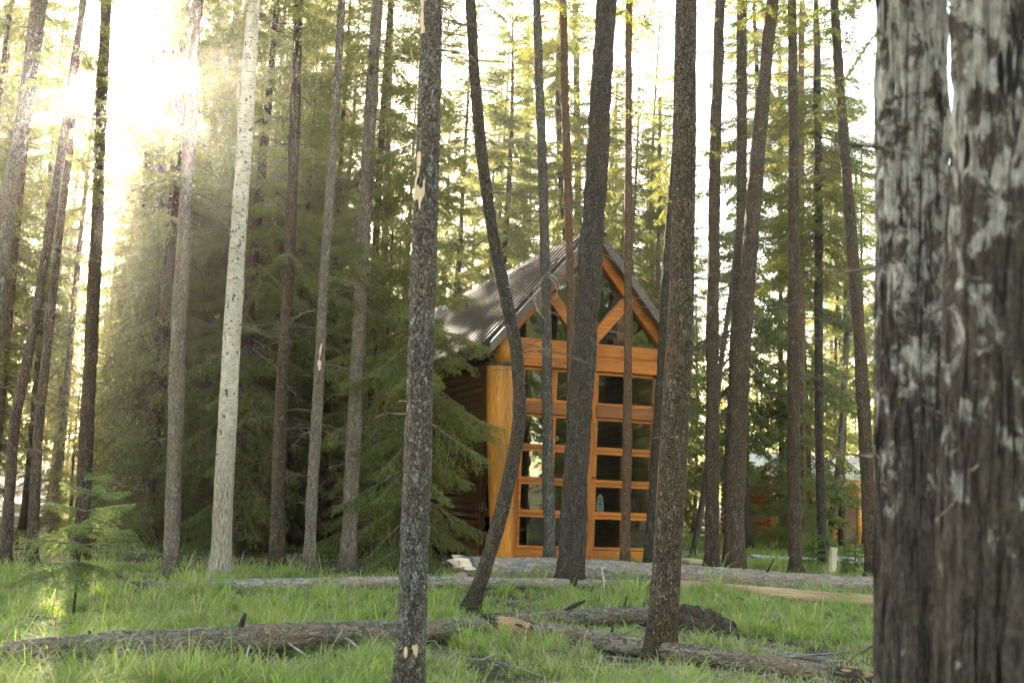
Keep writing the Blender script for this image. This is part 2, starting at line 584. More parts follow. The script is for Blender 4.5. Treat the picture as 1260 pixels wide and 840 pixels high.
def glass_mat():
    m, n, out = mat('window_glass')
    g = N(n)
    lw = g.new('ShaderNodeFresnel')
    lw.inputs[0].default_value = 1.55
    nz = g.bump(g.noise(g.coords(), 1.6, 2), 0.05, 0.02)
    gl = g.new('ShaderNodeBsdfGlossy')
    gl.inputs['Roughness'].default_value = 0.01
    gl.inputs['Color'].default_value = (0.95, 0.97, 0.95, 1)
    g.ln(nz, gl.inputs['Normal'])
    tr = g.new('ShaderNodeBsdfTransparent')
    tr.inputs[0].default_value = (0.86, 0.9, 0.87, 1)
    mx = g.new('ShaderNodeMixShader')
    g.ln(g.math('ADD', g.math('MULTIPLY', lw.outputs[0], 2.0), 0.02), mx.inputs[0])
    g.ln(tr.outputs[0], mx.inputs[1])
    g.ln(gl.outputs[0], mx.inputs[2])
    g.ln(mx.outputs[0], out.inputs[0])
    return m
GLASS = glass_mat()

# ------------------------------------------------------------------ ground
def gz(x, y):
    x = np.asarray(x, float)
    y = np.asarray(y, float)
    p = np.stack([x.ravel() * 0.35, y.ravel() * 0.35, np.zeros(x.size)], 1)
    q = np.stack([x.ravel() * 1.3, y.ravel() * 1.3, np.full(x.size, 3.3)], 1)
    h = (0.075 * vnoise(p, 5) + 0.03 * vnoise(q, 9)).reshape(x.shape)
    far = np.clip((np.hypot(x, y) - 70) / 400, 0, 1)
    return h + far * 10

def gz1(x, y):
    return float(gz(np.array([x]), np.array([y]))[0])

def build_ground():
    g = Geo()
    xs = np.r_[np.linspace(-800, -60, 24), np.linspace(-55, -16, 40), np.linspace(-15.8, 15.8, 160), np.linspace(16, 55, 40), np.linspace(60, 800, 24)]
    ys = np.r_[np.linspace(-300, -10, 14), np.linspace(-8, 5, 20), np.linspace(5.2, 30, 125), np.linspace(30.5, 80, 60), np.linspace(85, 900, 30)]
    X, Y = np.meshgrid(xs, ys)
    Z = gz(X, Y)
    nx, ny = len(xs), len(ys)
    i = np.arange(ny - 1)[:, None] * nx
    j = np.arange(nx - 1)[None, :]
    Q = np.stack([i + j, i + j + 1, i + nx + j + 1, i + nx + j], -1).reshape(-1, 4)
    g.add(np.stack([X, Y, Z], -1).reshape(-1, 3), Q)
    o = g.obj('ground', GROUND, smooth=True)
    o['kind'] = 'structure'
    # gravel road passing behind the cabins
    for name, ctr in (('gravel_road', [(-34, 47), (-22, 44.5), (-12, 41.5), (-4, 40.5)]), ('gravel_path', [(7.2, 33.5), (10, 34), (14, 33.2), (20, 33.6), (32, 35)])):
        g = Geo()
        P, R, t = resample([(a, b, 0) for a, b in ctr], [1.6] * len(ctr), 0.5)
        wv = 1.5 + 0.25 * vnoise(np.stack([t * 0.5, t * 0, t * 0], 1), 3)
        rows = []
        for s in np.linspace(-1, 1, 9):
            rows.append(np.stack([P[:, 0], P[:, 1] + s * wv, np.zeros(len(P))], 1))
        V = np.stack(rows, 1)
        V[..., 2] = gz(V[..., 0], V[..., 1]) + 0.03 - 0.06 * np.abs(np.linspace(-1, 1, 9))[None, :] ** 4
        n = len(P)
        i = np.arange(n - 1)[:, None] * 9
        j = np.arange(8)[None, :]
        Q = np.stack([i + j, i + 9 + j, i + 9 + j + 1, i + j + 1], -1).reshape(-1, 4)
        g.add(V.reshape(-1, 3), Q)
        g.obj(name, GRAVEL, smooth=True)['kind'] = 'structure'
build_ground()

# ------------------------------------------------------------------ the log cabin with the glazed gable
PSI = rad(19)
E1 = np.array([math.cos(PSI), math.sin(PSI), 0])
E2 = np.array([-math.sin(PSI), math.cos(PSI), 0])
C0 = atY(612, 690, 25.0)
C0[2] = 0

def ring(g, x0, x1, z0, z1, b, y0, y1):
    box(g, x0, x1, y0, y1, z0, z0 + b)
    box(g, x0, x1, y0, y1, z1 - b, z1)
    box(g, x0, x0 + b, y0 + 0.002, y1 - 0.002, z0 + b, z1 - b)
    box(g, x1 - b, x1, y0 + 0.002, y1 - 0.002, z0 + b, z1 - b)

def lap_wall(g, plane, a0, a1, z0, z1, side, board=0.17, m=0, swap=True):
    """lapped boards on a wall running along local y (swap) or x at coordinate `plane`; `side` is the outward sign"""
    z = z0
    while z < z1 - 0.01:
        zt = min(z + board, z1)
        h = zt - z
        prof = [(-0.05, 0.0), (0.004, 0.0), (0.004, 0.010 / board), (0.044, 0.09), (0.05, 0.2), (0.036, 0.75), (0.018, 0.93), (0.004, 0.999), (-0.05, 0.999)]
        n = len(prof)
        V = []
        for a in (a0, a1):
            for d, f in prof:
                q = plane + side * d
                V.append((q, a, z + f * h) if swap else (a, q, z + f * h))
        Q = [(k, (k + 1) % n, n + (k + 1) % n, n + k) for k in range(n)]
        T = [(0, k, k + 1) for k in range(1, n - 1)] + [(n, n + k + 1, n + k) for k in range(1, n - 1)]
        g.add(V, Q, T, m=m)
        z = zt

HW, HL, UR = 3.9, 12.6, 1.95          # width, length, top of the tie beam
RP, RS = 7.6, 1.16            # ridge height and slope of the roof

def roof_z(u):
    return RP - abs(u - UR) * RS

cabin = thing('log_cabin', 'orange timber cabin with tall glazed gable and brown ribbed metal roof', 'cabin', tuple(C0), PSI)
def cab(name, g, m, **k):
    return g.obj(name, m, cabin, **k)

# foundation and floor
g = Geo()
box(g, 0.02, HW - 0.02, 0.02, HL, -0.3, 0.12)
cab('foundation', g, DARK)
g = Geo()
box(g, 0.1, HW - 0.1, 0.12, 6.0, 0.121, 0.3)
cab('floor', g, FLOOR_IN)
# side walls, back wall
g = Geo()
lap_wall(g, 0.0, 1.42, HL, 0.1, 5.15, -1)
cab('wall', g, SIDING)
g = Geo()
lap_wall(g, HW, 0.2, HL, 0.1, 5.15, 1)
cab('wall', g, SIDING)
g = Geo()
lap_wall(g, HL, 0.0, HW, 0.1, 5.15, 1, swap=False)
prism(g, [(0, 5.15), (HW, 5.15), (UR, RP - 0.2)], HL - 0.05, HL + 0.02)
cab('wall', g, SIDING)
# inner lining: right wall boards, left wall boards and cross wall
g = Geo()
lap_wall(g, HW - 0.09, 0.2, 4.0, 0.3, 4.7, -1, board=0.16)
cab('inner_wall', g, SIDING_IN)
g = Geo()
lap_wall(g, 0.09, 1.5, 4.0, 0.3, 4.7, 1, board=0.16)
cab('inner_wall', g, SIDING_IN)
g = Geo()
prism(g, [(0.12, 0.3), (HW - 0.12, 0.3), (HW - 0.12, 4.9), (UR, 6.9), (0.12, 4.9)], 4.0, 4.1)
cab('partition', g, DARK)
# corner posts: peeled logs with a dark iron collar
def log_post(c_top, c_bot, r_top, r_bot, z1, y=0.06):
    P = [(c_bot, y, 0.0), (c_bot * 0.7 + c_top * 0.3, y, 1.4), (c_bot * 0.3 + c_top * 0.7, y, 2.9), (c_top, y, z1)]
    P, R, t = resample(P, [r_bot, r_bot * 0.6 + r_top * 0.4, r_top, r_top * 0.97], 0.06)
    def disp(r, a, s):
        q = np.stack([np.cos(a) * 3, np.sin(a) * 3, s * 0.6], 1)
        ck = np.maximum(0, vnoise(np.stack([np.cos(a) * 11, np.sin(a) * 11, s * 0.4], 1), 4) - 0.4)
        return 0.012 * vnoise(q, 2) - 0.05 * ck
    V, Q, T = tube(P, R, 56, disp)
    return Geo().add(V, Q, T)
for ct, cb, rt, rb in ((-0.1, 0.12, 0.31, 0.25), (HW + 0.06, HW - 0.02, 0.3, 0.26)):
    p = cab('post', log_post(ct, cb, rt, rb, 4.36), POST_W, smooth=True)
    g = Geo()
    V, Q, T = tube([(ct, 0.06, 4.33), (ct, 0.06, 4.40)], [rt + 0.02] * 2, 40)
    g.add(V, Q, T)
    g.obj('collar', BLACK, p)
    g = Geo()
    V, Q, T = tube([(ct + 0.05, 0.06, 4.40), (ct + 0.05, 0.06, 5.0)], [0.2] * 2, 32)
    g.add(V, Q, T)
    g.obj('post_head', POST_W, p, smooth=True)
# centre post, sill, tie beam
g = Geo()
box(g, 1.955, 2.2, -0.03, 0.2, 0.12, 4.37)
cab('centre_post', g, WOOD_Z, bevel=0.012)
for x0, x1 in ((0.36, 1.953), (2.202, 3.82)):
    g = Geo()
    box(g, x0, x1, -0.01, 0.2, 0.1, 0.37)
    cab('sill', g, WOOD_X, bevel=0.01)
g = Geo()
box(g, -0.04, HW + 0.1, -0.1, 0.2, 4.375, 4.70)
box(g, 0.05, HW + 0.05, -0.085, 0.19, 4.704, 5.0)
cab('tie_beam', g, WOOD_X, bevel=0.018)
# rails between the window rows
rows = [(3.60, 4.37), (2.60, 3.33), (1.87, 2.57), (1.16, 1.84), (0.38, 1.13)]
for x0, x1 in ((0.42, 1.953), (2.202, 3.78)):
    for z0, z1, mt in ((3.335, 3.595, WOOD_XD), (2.573, 2.597, WOOD_X), (1.843, 1.867, WOOD_X), (1.133, 1.157, WOOD_X)):
        g = Geo()
        box(g, x0, x1, -0.045 if z1 - z0 > 0.1 else 0.0, 0.19, z0, z1)
        cab('rail', g, mt, bevel=0.006)
# windows: five rows, two bays, two lights each
for bx0, bx1 in ((0.42, 1.95), (2.205, 3.76)):
    mid = (bx0 + bx1) / 2
    for z0, z1 in rows:
        for x0, x1 in ((bx0, mid - 0.003), (mid + 0.003, bx1)):
            g = Geo()
            ring(g, x0, x1, z0 + 0.003, z1 - 0.003, 0.065, 0.02, 0.12)
            fr = cab('window', g, WOOD_X, bevel=0.005)
            g = Geo()
            box(g, x0 + 0.055, x1 - 0.055, 0.066, 0.074, z0 + 0.058, z1 - 0.058)
            g.obj('pane', GLASS, fr)
# filler boards beside the posts
for x0, x1 in ((0.2, 0.418), (3.763, 3.88)):
    g = Geo()
    box(g, x0, x1, 0.04, 0.17, 0.1, 4.37)
    cab('jamb', g, WOOD_Z, bevel=0.008)
# gable: rafters, struts and glass
def bar(g, a, b, w_, y0, y1):
    a, b = np.array(a, float), np.array(b, float)
    t = unit(b - a)
    nrm = np.array([-t[1], t[0]]) * w_ / 2
    prism(g, [a - nrm, b - nrm, b + nrm, a + nrm], y0, y1)
under = 0.2
for s in (-1, 1):
    x_e = UR + s * 2.07
    g = Geo()
    off = 0.30
    a = (x_e, roof_z(x_e) - off)
    b = (UR + s * 0.004, roof_z(UR) - off)
    t = unit(np.array(b) - np.array(a))
    if s < 0:
        poly = [(a[0], a[1] - 0.16), (b[0], b[1] - 0.16), (b[0], b[1] + 0.16), (a[0], a[1] + 0.16)]
    else:
        poly = [(b[0], b[1] - 0.16), (a[0], a[1] - 0.16), (a[0], a[1] + 0.16), (b[0], b[1] + 0.16)]
    prism(g, poly, -0.06, 0.16)
    cab('rafter', g, WOOD_X, bevel=0.012)
    g = Geo()
    bar(g, (UR + s * 0.1, 5.06), (UR + s * 0.93, 6.02), 0.26, -0.05, 0.15) if s > 0 else bar(g, (UR - 0.93, 6.02), (UR - 0.1, 5.06), 0.26, -0.05, 0.15)
    cab('strut', g, WOOD_X, bevel=0.012)
for poly in ([(UR - 1.75, 5.0), (UR - 0.15, 5.0), (UR - 0.98, 6.1)], [(UR + 0.15, 5.0), (UR + 1.75, 5.0), (UR + 0.98, 6.1)], [(UR, 5.03), (UR + 1.1, 6.0), (UR, 7.1), (UR - 1.1, 6.0)]):
    g = Geo()
    prism(g, poly, 0.052, 0.06)
    cab('gable_pane', g, GLASS)
# roof: two ribbed slopes with real ribs
OV, FR, BK = 0.5, -0.38, HL + 0.5
for s in (-1, 1):
    g = Geo()
    ue = UR + s * (UR + OV)
    ys, hs = [], []
    y = FR
    while y < BK:
        for dy, hh in ((0.0, 0.0), (0.28, 0.0), (0.295, 0.085), (0.385, 0.085), (0.40, 0.0)):
            ys.append(y + dy)
            hs.append(hh)
        y += 0.40
    ys, hs = np.array(ys), np.array(hs)
    nrm = unit(np.array([s * RS, 0, 1.0]))
    top = np.stack([np.full_like(ys, UR), ys, np.full_like(ys, RP)], 1) + nrm * hs[:, None]
    bot = np.stack([np.full_like(ys, ue), ys, np.full_like(ys, roof_z(ue))], 1) + nrm * hs[:, None]
    n = len(ys)
    V = np.vstack([top, bot, top - nrm * (hs[:, None] + 0.02), bot - nrm * (hs[:, None] + 0.02)])
    i = np.arange(n - 1)
    Q = np.vstack([np.stack([i, i + 1, n + i + 1, n + i], 1), np.stack([2 * n + i, 3 * n + i, 3 * n + i + 1, 2 * n + i + 1], 1), np.stack([n + i, n + i + 1, 3 * n + i + 1, 3 * n + i], 1)])
    rf = cab('roof', g.add(V, Q), ROOF)
    # deck and soffit below the sheet
    g = Geo()
    a = (ue - s * 0.03, roof_z(ue - s * 0.03) - 0.03)
    b = (UR + s * 0.002, RP - 0.03)
    poly = [(a[0], a[1] - 0.1), (b[0], b[1] - 0.1), b, a] if s < 0 else [(b[0], b[1] - 0.1), (a[0], a[1] - 0.1), a, b]
    prism(g, poly, FR + 0.03, BK - 0.2)
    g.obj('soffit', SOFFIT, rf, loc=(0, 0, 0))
    # barge board along the rake and fascia along the eave
    g = Geo()
    a = (ue, roof_z(ue) + 0.03)
    b = (UR + s * 0.002, RP + 0.045)
    poly = [(a[0], a[1] - 0.26), (b[0], b[1] - 0.26), b, a] if s < 0 else [(b[0], b[1] - 0.26), (a[0], a[1] - 0.26), a, b]
    prism(g, poly, FR - 0.03, FR + 0.02)
    g.obj('barge_board', FASCIA, rf)
    g = Geo()
    x0, x1 = sorted((ue, ue - s * 0.025))
    box(g, x0, x1, FR + 0.022, BK - 0.1, roof_z(ue) - 0.22, roof_z(ue) - 0.03)
    g.obj('fascia', FASCIA, rf)
g = Geo()
prism(g, [(UR - 0.22, RP - 0.16), (UR, RP + 0.03), (UR + 0.22, RP - 0.16), (UR + 0.22, RP - 0.14), (UR, RP + 0.075), (UR - 0.22, RP - 0.14)], FR - 0.04, BK + 0.02)
cab('ridge_cap', g, ROOF)
# glazed side door in the left wall, recessed between trims
g = Geo()
box(g, -0.05, 0.12, 1.28, 1.42, 0.12, 4.6)
box(g, -0.05, 0.12, 0.3, 1.28, 2.35, 2.5)
box(g, -0.02, 0.1, 0.3, 1.28, 2.5, 4.6)
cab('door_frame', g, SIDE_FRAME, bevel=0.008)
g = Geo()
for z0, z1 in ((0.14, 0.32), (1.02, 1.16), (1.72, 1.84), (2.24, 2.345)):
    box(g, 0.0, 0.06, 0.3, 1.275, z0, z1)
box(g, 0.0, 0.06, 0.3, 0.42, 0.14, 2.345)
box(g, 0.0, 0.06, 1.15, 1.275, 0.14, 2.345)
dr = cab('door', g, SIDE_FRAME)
for z0, z1 in ((0.32, 1.02), (1.16, 1.72), (1.84, 2.24)):
    g = Geo()
    box(g, 0.025, 0.033, 0.42, 1.15, z0, z1)
    g.obj('pane', GLASS, dr)
g = Geo()
V, Q, T = tube([(0.0, 1.2, 1.2), (-0.06, 1.2, 1.2), (-0.07, 1.2, 1.2)], [0.012, 0.012, 0.035], 12)
g.add(V, Q, T)
box(g, -0.012, 0.0, 1.17, 1.23, 1.12, 1.34)
g.obj('handle', STEEL, dr)
# door latch on the centre post
g = Geo()
V, Q, T = tube([(2.17, -0.03, 1.98), (2.17, -0.075, 1.98)], [0.022, 0.03], 12)
g.add(V, Q, T)
cab('latch', g, BLACK)

def hloc(u, w_, z):
    return tuple(C0 + E1 * u + E2 * w_ + np.array([0, 0, z]))

# furniture seen through the glass
ch = thing('wooden_chair', 'pale wooden chair with ladder back inside the cabin behind the lower left panes', 'chair', hloc(0.72, 0.9, 0.3), PSI + rad(12))
for sx in (-0.2, 0.2):
    for sy, h in ((-0.19, 0.44), (0.19, 0.98)):
        g = Geo()
        box(g, sx - 0.02, sx + 0.02, sy - 0.02, sy + 0.02, 0, h)
        g.obj('leg', BAREWOOD, ch, bevel=0.004)
g = Geo()
box(g, -0.23, 0.23, -0.23, 0.168, 0.442, 0.475)
g.obj('seat', BAREWOOD, ch, bevel=0.006)
for z in (0.56, 0.72, 0.9):
    g = Geo()
    box(g, -0.178, 0.178, 0.18, 0.205, z, z + 0.07)
    g.obj('back_slat', BAREWOOD, ch)
tb = thing('side_table', 'small dark table inside the cabin holding the white lamp', 'table', hloc(1.35, 1.5, 0.3), PSI)
g = Geo()
box(g, -0.35, 0.35, -0.3, 0.3, 1.36, 1.4)
g.obj('table_top', DARK, tb)
for sx in (-0.31, 0.31):
    for sy in (-0.26, 0.26):
        g = Geo()
        box(g, sx - 0.025, sx + 0.025, sy - 0.025, sy + 0.025, 0, 1.358)
        g.obj('leg', DARK, tb)
lp = thing('table_lamp', 'white cone-shaped lamp shade seen through the left bay of panes', 'lamp', hloc(1.3, 1.45, 1.70), PSI)
g = Geo()
V, Q, T = tube([(0, 0, 0.10), (0, 0, 0.42)], [0.25, 0.05], 28)
g.add(V, Q, T)
g.obj('lamp_shade', WHITE, lp, smooth=False)
g = Geo()
V, Q, T = tube([(0, 0, 0.001), (0, 0, 0.02), (0, 0, 0.025), (0, 0, 0.11)], [0.09, 0.09, 0.02, 0.02], 16)
g.add(V, Q, T)
g.obj('lamp_base', STEEL, lp)
sh = thing('window_shelf', 'wooden shelf inside the right bay holding a white bootjack and a black monitor', 'shelf', hloc(3.0, 0.42, 1.12), PSI)
g = Geo()
box(g, -0.78, 0.75, -0.2, 0.2, 0.0, 0.05)
g.obj('shelf_board', BAREWOOD, sh)
for x in (-0.7, 0.66):
    g = Geo()
    box(g, x, x + 0.06, -0.18, 0.18, -0.82, -0.002)
    g.obj('shelf_support', BAREWOOD, sh)
bj = thing('bootjack', 'white tapered bootjack board with a round hole standing on the window shelf', 'bootjack', hloc(2.52, 0.34, 1.172), PSI)
g = Geo()
hole = [(0.028 * math.cos(a), 0.22 + 0.03 * math.sin(a)) for a in np.linspace(0, 2 * math.pi, 16, endpoint=False)]
def outline(a):
    # ray-cast from the hole centre to the tapered outline
    c, s_ = math.cos(a), math.sin(a)
    best = 9
    poly = [(-0.11, 0), (0.11, 0), (0.06, 0.46), (-0.06, 0.46)]
    for k in range(4):
        (x0, z0), (x1, z1) = poly[k], poly[(k + 1) % 4]
        dx, dz = x1 - x0, z1 - z0
        det = c * (-dz) + dx * s_
        if abs(det) < 1e-9:
            continue
        t = ((x0) * (-dz) + dx * (z0 - 0.22)) / det
        if t > 0:
            X, Z = t * c, 0.22 + t * s_
            if min(x0, x1) - 1e-6 <= X <= max(x0, x1) + 1e-6 and min(z0, z1) - 1e-6 <= Z <= max(z0, z1) + 1e-6:
                best = min(best, t)
    return best * c, 0.22 + best * s_
AA = np.linspace(0, 2 * math.pi, 16, endpoint=False)
V, Q = [], []
for y in (-0.012, 0.012):
    V += [(x, y, z) for x, z in hole] + [(outline(a)[0], y, outline(a)[1]) for a in AA]
for k in range(16):
    k1 = (k + 1) % 16
    Q += [(k, 16 + k, 16 + k1, k1), (32 + k, 32 + k1, 48 + k1, 48 + k), (k, k1, 32 + k1, 32 + k), (16 + k, 48 + k, 48 + k1, 16 + k1)]
g.add(V, Q)
g.obj('board', WHITE, bj)
g = Geo()
box(g, -0.06, 0.06, 0.0, 0.012, 0.32, 0.335)
g.obj('slot', BLACK, bj, loc=(0, -0.014, 0))
mo = thing('monitor', 'black monitor on the shelf behind the lower right panes', 'monitor', hloc(3.4, 0.5, 1.172), PSI)
g = Geo()
box(g, -0.2, 0.2, -0.04, 0.04, 0.06, 0.5)
g.obj('housing', BLACK, mo, bevel=0.012)
g = Geo()
box(g, -0.1, 0.1, -0.08, 0.08, 0.0, 0.02)
box(g, -0.03, 0.03, -0.02, 0.02, 0.02, 0.06)
g.obj('stand', BLACK, mo)

# low wooden step beside the cabin's right corner
p0 = gnd(850, 700)
st = thing('wooden_step', 'low pale board step on the ground right of the cabin by the large dark trunk', 'step', tuple(atY(850, 699, 25.2)), PSI)
g = Geo()
box(g, -0.2, 0.22, -0.3, 0.3, 0.13, 0.2)
g.obj('tread', PALEWOOD, st, bevel=0.006)
g = Geo()
box(g, -0.19, 0.21, -0.28, -0.24, -0.1, 0.129)
g.obj('riser', BAREWOOD, st)
for x in (-0.19, 0.16):
    g = Geo()
    box(g, x, x + 0.05, -0.238, 0.28, -0.1, 0.129)
    g.obj('bearer', BAREWOOD, st)

# ------------------------------------------------------------------ second cabin far right
b2 = gnd(1035, 663)
b2 = atY(1035, 660, 47.0)
cb = thing('small_cabin', 'distant orange log cabin with pale metal roof, half hidden by trees at right', 'cabin', (b2[0], b2[1], gz1(b2[0], b2[1])), rad(14))
g = Geo()
for k in range(13):
    z = 0.12 + k * 0.215
    for y, x0, x1 in ((0.0, -3.0, 3.4),):
        V, Q, T = tube([(x0 - 0.15, y, z), (x1 + 0.15, y, z)], [0.115] * 2, 14)
        g.add(V, Q, T)
    for x in (-2.9, 3.3):
        V, Q, T = tube([(x, -0.15, z + 0.05), (x, 5.1, z + 0.05)], [0.112] * 2, 14)
        g.add(V, Q, T)
cbw = g.obj('wall', CABIN_LOG, cb, smooth=True)
g = Geo()
prism(g, [(-2.7, 0.5), (-2.2, 0.5), (-2.2, 0.55), (-2.7, 0.55)], -0.2, -0.1)
for z0, z1, x0, x1 in ((0.9, 1.9, -1.9, -0.9), (0.9, 1.9, 1.6, 2.6)):
    g = Geo()
    ring(g, x0, x1, z0, z1, 0.09, -0.2, -0.09)
    fr = g.obj('window', WOOD_X, cb)
    g = Geo()
    box(g, x0 + 0.08, x1 - 0.08, -0.15, -0.14, z0 + 0.08, z1 - 0.08)
    g.obj('pane', BLACK, fr)
g = Geo()
box(g, -0.2, 0.8, -0.19, -0.1, 0.0, 2.05)
dr = g.obj('door', SIDE_FRAME, cb)
g = Geo()
V, Q, T = tube([(0.68, -0.19, 1.0), (0.68, -0.25, 1.0)], [0.03, 0.04], 10)
g.add(V, Q, T)
g.obj('handle', STEEL, dr)
g = Geo()
V = [(-3.9, -1.5, 2.75), (4.2, -1.5, 2.75), (4.2, 2.5, 3.7), (-3.9, 2.5, 3.7), (4.2, 6.0, 2.75), (-3.9, 6.0, 2.75)]
V += [(x, y, z - 0.12) for x, y, z in V]
Q = [(0, 1, 2, 3), (3, 2, 4, 5), (6, 9, 8, 7), (9, 11, 10, 8), (0, 6, 7, 1), (1, 7, 8, 2), (2, 8, 10, 4), (4, 10, 11, 5), (5, 11, 9, 3), (3, 9, 6, 0)]
g.add(V, Q)
rf = g.obj('roof', ROOF_PALE, cb)
g = Geo()
box(g, -3.85, 4.15, -1.45, -1.3, 2.38, 2.6)
g.obj('eave_beam', CABIN_LOG, cb)
for x in (-3.6, 0.0, 3.9):
    g = Geo()
    V, Q, T = tube([(x, -1.37, -0.1), (x, -1.37, 2.38)], [0.11] * 2, 14)
    g.add(V, Q, T)
    g.obj('porch_post', CABIN_LOG, cb, smooth=True)

# ------------------------------------------------------------------ foliage
def needles_from_nodes(rng, P, D, k, ln, wd, spread=0.85, tint=0.5):
    """k diamond needles at each node; returns V, Q, att"""
    n = len(P)
    P = np.repeat(P, k, 0)
    D = np.repeat(D, k, 0)
    tn = np.repeat(np.broadcast_to(tint, (n,)), k)
    m = len(P)
    rnd = rng.normal(size=(m, 3))
    rnd[:, 2] *= 0.6
    d = unit(D * 0.75 + unit(rnd) * spread)
    L = ln * rng.uniform(0.65, 1.15, m)[:, None]
    side = unit(np.cross(d, rng.normal(size=(m, 3)))) * wd * 0.5
    mid = P + d * L * 0.45
    V = np.stack([P, mid + side, P + d * L, mid - side], 1).reshape(-1, 3)
    Q = np.arange(m * 4).reshape(-1, 4)
    att = np.repeat(np.clip(tn + rng.normal(0, 0.1, m), 0, 1), 4)
    return V, Q, att

def spray(rng, L, droop, step, nstep, k, ln, wd, dens=1.0, fine=True):
    """one flat conifer branch along +x: stem tubes and needles in local space"""
    stem = []
    NP, ND, NT = [], [], []
    n = 10
    s = np.linspace(0, 1, n)
    bend = rng.uniform(-0.12, 0.12)
    ax = np.stack([L * s, bend * L * s ** 2, -droop * L * s ** 1.4 + 0.35 * droop * L * s ** 3.5], 1)
    stem.append((ax, np.linspace(0.016, 0.003, n) * (0.5 + 0.35 * L)))
    def at(t):
        return np.array([np.interp(t, s, ax[:, c]) for c in range(3)])
    def nodes(a, b, t0=0.0):
        d = b - a
        ll = np.linalg.norm(d)
        c = max(2, int(ll / nstep))
        f = np.linspace(t0, 1, c)[:, None]
        sag = np.zeros((c, 3))
        sag[:, 2] = -0.18 * ll * f[:, 0] ** 2
        NP.append(a + d * f + sag)
        ND.append(np.broadcast_to(unit(d), (c, 3)))
        NT.append(np.full(c, 0.25 + 0.5 * rng.random()))
    t = 0.14 + 0.1 * rng.random()
    sgn = 1
    while t < 0.97:
        if rng.random() < dens:
            p = at(t)
            q = at(min(1, t + 0.05))
            fw = unit(q - p + 1e-6)
            a = rad(rng.uniform(38, 62)) * sgn
            d = np.array([fw[0] * math.cos(a) - fw[1] * math.sin(a), fw[0] * math.sin(a) + fw[1] * math.cos(a), fw[2] - rng.uniform(0.05, 0.4)])
            tl = (0.5 * L * (1 - t) ** 0.8 * min(1, 0.4 + t * 2) + 0.07) * rng.uniform(0.6, 1.1)
            e = p + unit(d) * tl
            nodes(p, e)
            if tl > 0.15:
                stem.append((np.stack([p, (p + e) / 2 + np.array([0, 0, -0.045 * tl]), e + np.array([0, 0, -0.18 * tl])]), np.array([0.006, 0.004, 0.002])))
            if fine and tl > 0.2:
                for q_ in np.arange(0.3, 0.95, 0.12 / tl * 1.0):
                    for s2 in (1, -1):
                        if rng.random() < 0.75:
                            pp = p + (e - p) * q_ + np.array([0, 0, -0.18 * tl * q_ ** 2])
                            du = unit(d)
                            a2 = rad(rng.uniform(35, 60)) * s2
                            dd = np.array([du[0] * math.cos(a2) - du[1] * math.sin(a2), du[0] * math.sin(a2) + du[1] * math.cos(a2), du[2] - rng.uniform(0, 0.35)])
                            nodes(pp, pp + unit(dd) * (0.32 * tl * (1 - q_) + 0.06))
        sgn = -sgn
        t += step / L * rng.uniform(0.6, 1.3)
    nodes(at(0.55), at(1.0))
    V, Q, att = needles_from_nodes(rng, np.concatenate(NP), np.concatenate(ND), k, ln, wd, tint=np.concatenate(NT))
    g = Geo()
    for P, R in stem:
        v, q, t_ = tube(P, R, 4, cap=False)
        g.add(v, q, m=1)
    g.add(V, Q, m=0, att=att)
    VV = np.concatenate(g.V)
    return VV, np.concatenate(g.Q), np.concatenate(g.qm), np.concatenate(g.A)

def rotz(V, a):
    c, s = math.cos(a), math.sin(a)
    return np.stack([V[:, 0] * c - V[:, 1] * s, V[:, 0] * s + V[:, 1] * c, V[:, 2]], 1)

def rotx(V, a):
    c, s = math.cos(a), math.sin(a)
    return np.stack([V[:, 0], V[:, 1] * c - V[:, 2] * s, V[:, 1] * s + V[:, 2] * c], 1)

def roty(V, a):
    c, s = math.cos(a), math.sin(a)
    return np.stack([V[:, 0] * c + V[:, 2] * s, V[:, 1], -V[:, 0] * s + V[:, 2] * c], 1)

def put_branch(g, tpl, pos, az, pitch, sc, rng):
    V, Q, qm, A = tpl
    V = V * sc
    V = rotx(V, rng.uniform(-0.35, 0.35))
    V = rotz(roty(V, -pitch), az) + pos
    b = rng.normal(0, 0.13)
    for m in (0, 1):
        sel = qm == m
        if sel.any():
            pass
    off = g.n
    g.V.append(V)
    g.A.append(np.clip(A + b, 0, 0.8))
    g.Q.append(Q + off)
    g.qm.append(qm)
    g.n += len(V)

def dead_twig(g, rng, pos, az, L, pitch=-0.1, m=1, sub=True, r0=0.011):
    n = 7
    s = np.linspace(0, 1, n)
    wob = np.cumsum(rng.normal(0, 0.05, (n, 3)), 0) * L * 0.5
    ax = np.stack([L * s * math.cos(pitch), np.zeros(n), L * s * math.sin(pitch) - 0.22 * L * s ** 2], 1) + wob * s[:, None]
    P = rotz(ax, az) + pos
    v, q, t = tube(P, np.linspace(r0, r0 * 0.25, n) * (0.6 + 0.4 * L), 4, cap=False)
    g.add(v, q, m=m)
    if sub:
        for _ in range(int(3 + 5 * L)):
            k = rng.integers(2, n - 1)
            a2 = az + rng.choice([-1, 1]) * rng.uniform(0.4, 1.0)
            l2 = L * rng.uniform(0.15, 0.42)
            ss = np.linspace(0, 1, 4)
            w2 = np.cumsum(rng.normal(0, 0.06, (4, 3)), 0) * l2
            a_ = np.stack([l2 * ss, np.zeros(4), -rng.uniform(-0.1, 0.5) * l2 * ss ** 1.3], 1) + w2 * ss[:, None]
            v, q, t = tube(rotz(a_, a2) + P[k], np.linspace(0.006, 0.002, 4), 3, cap=False)
            g.add(v, q, m=m)

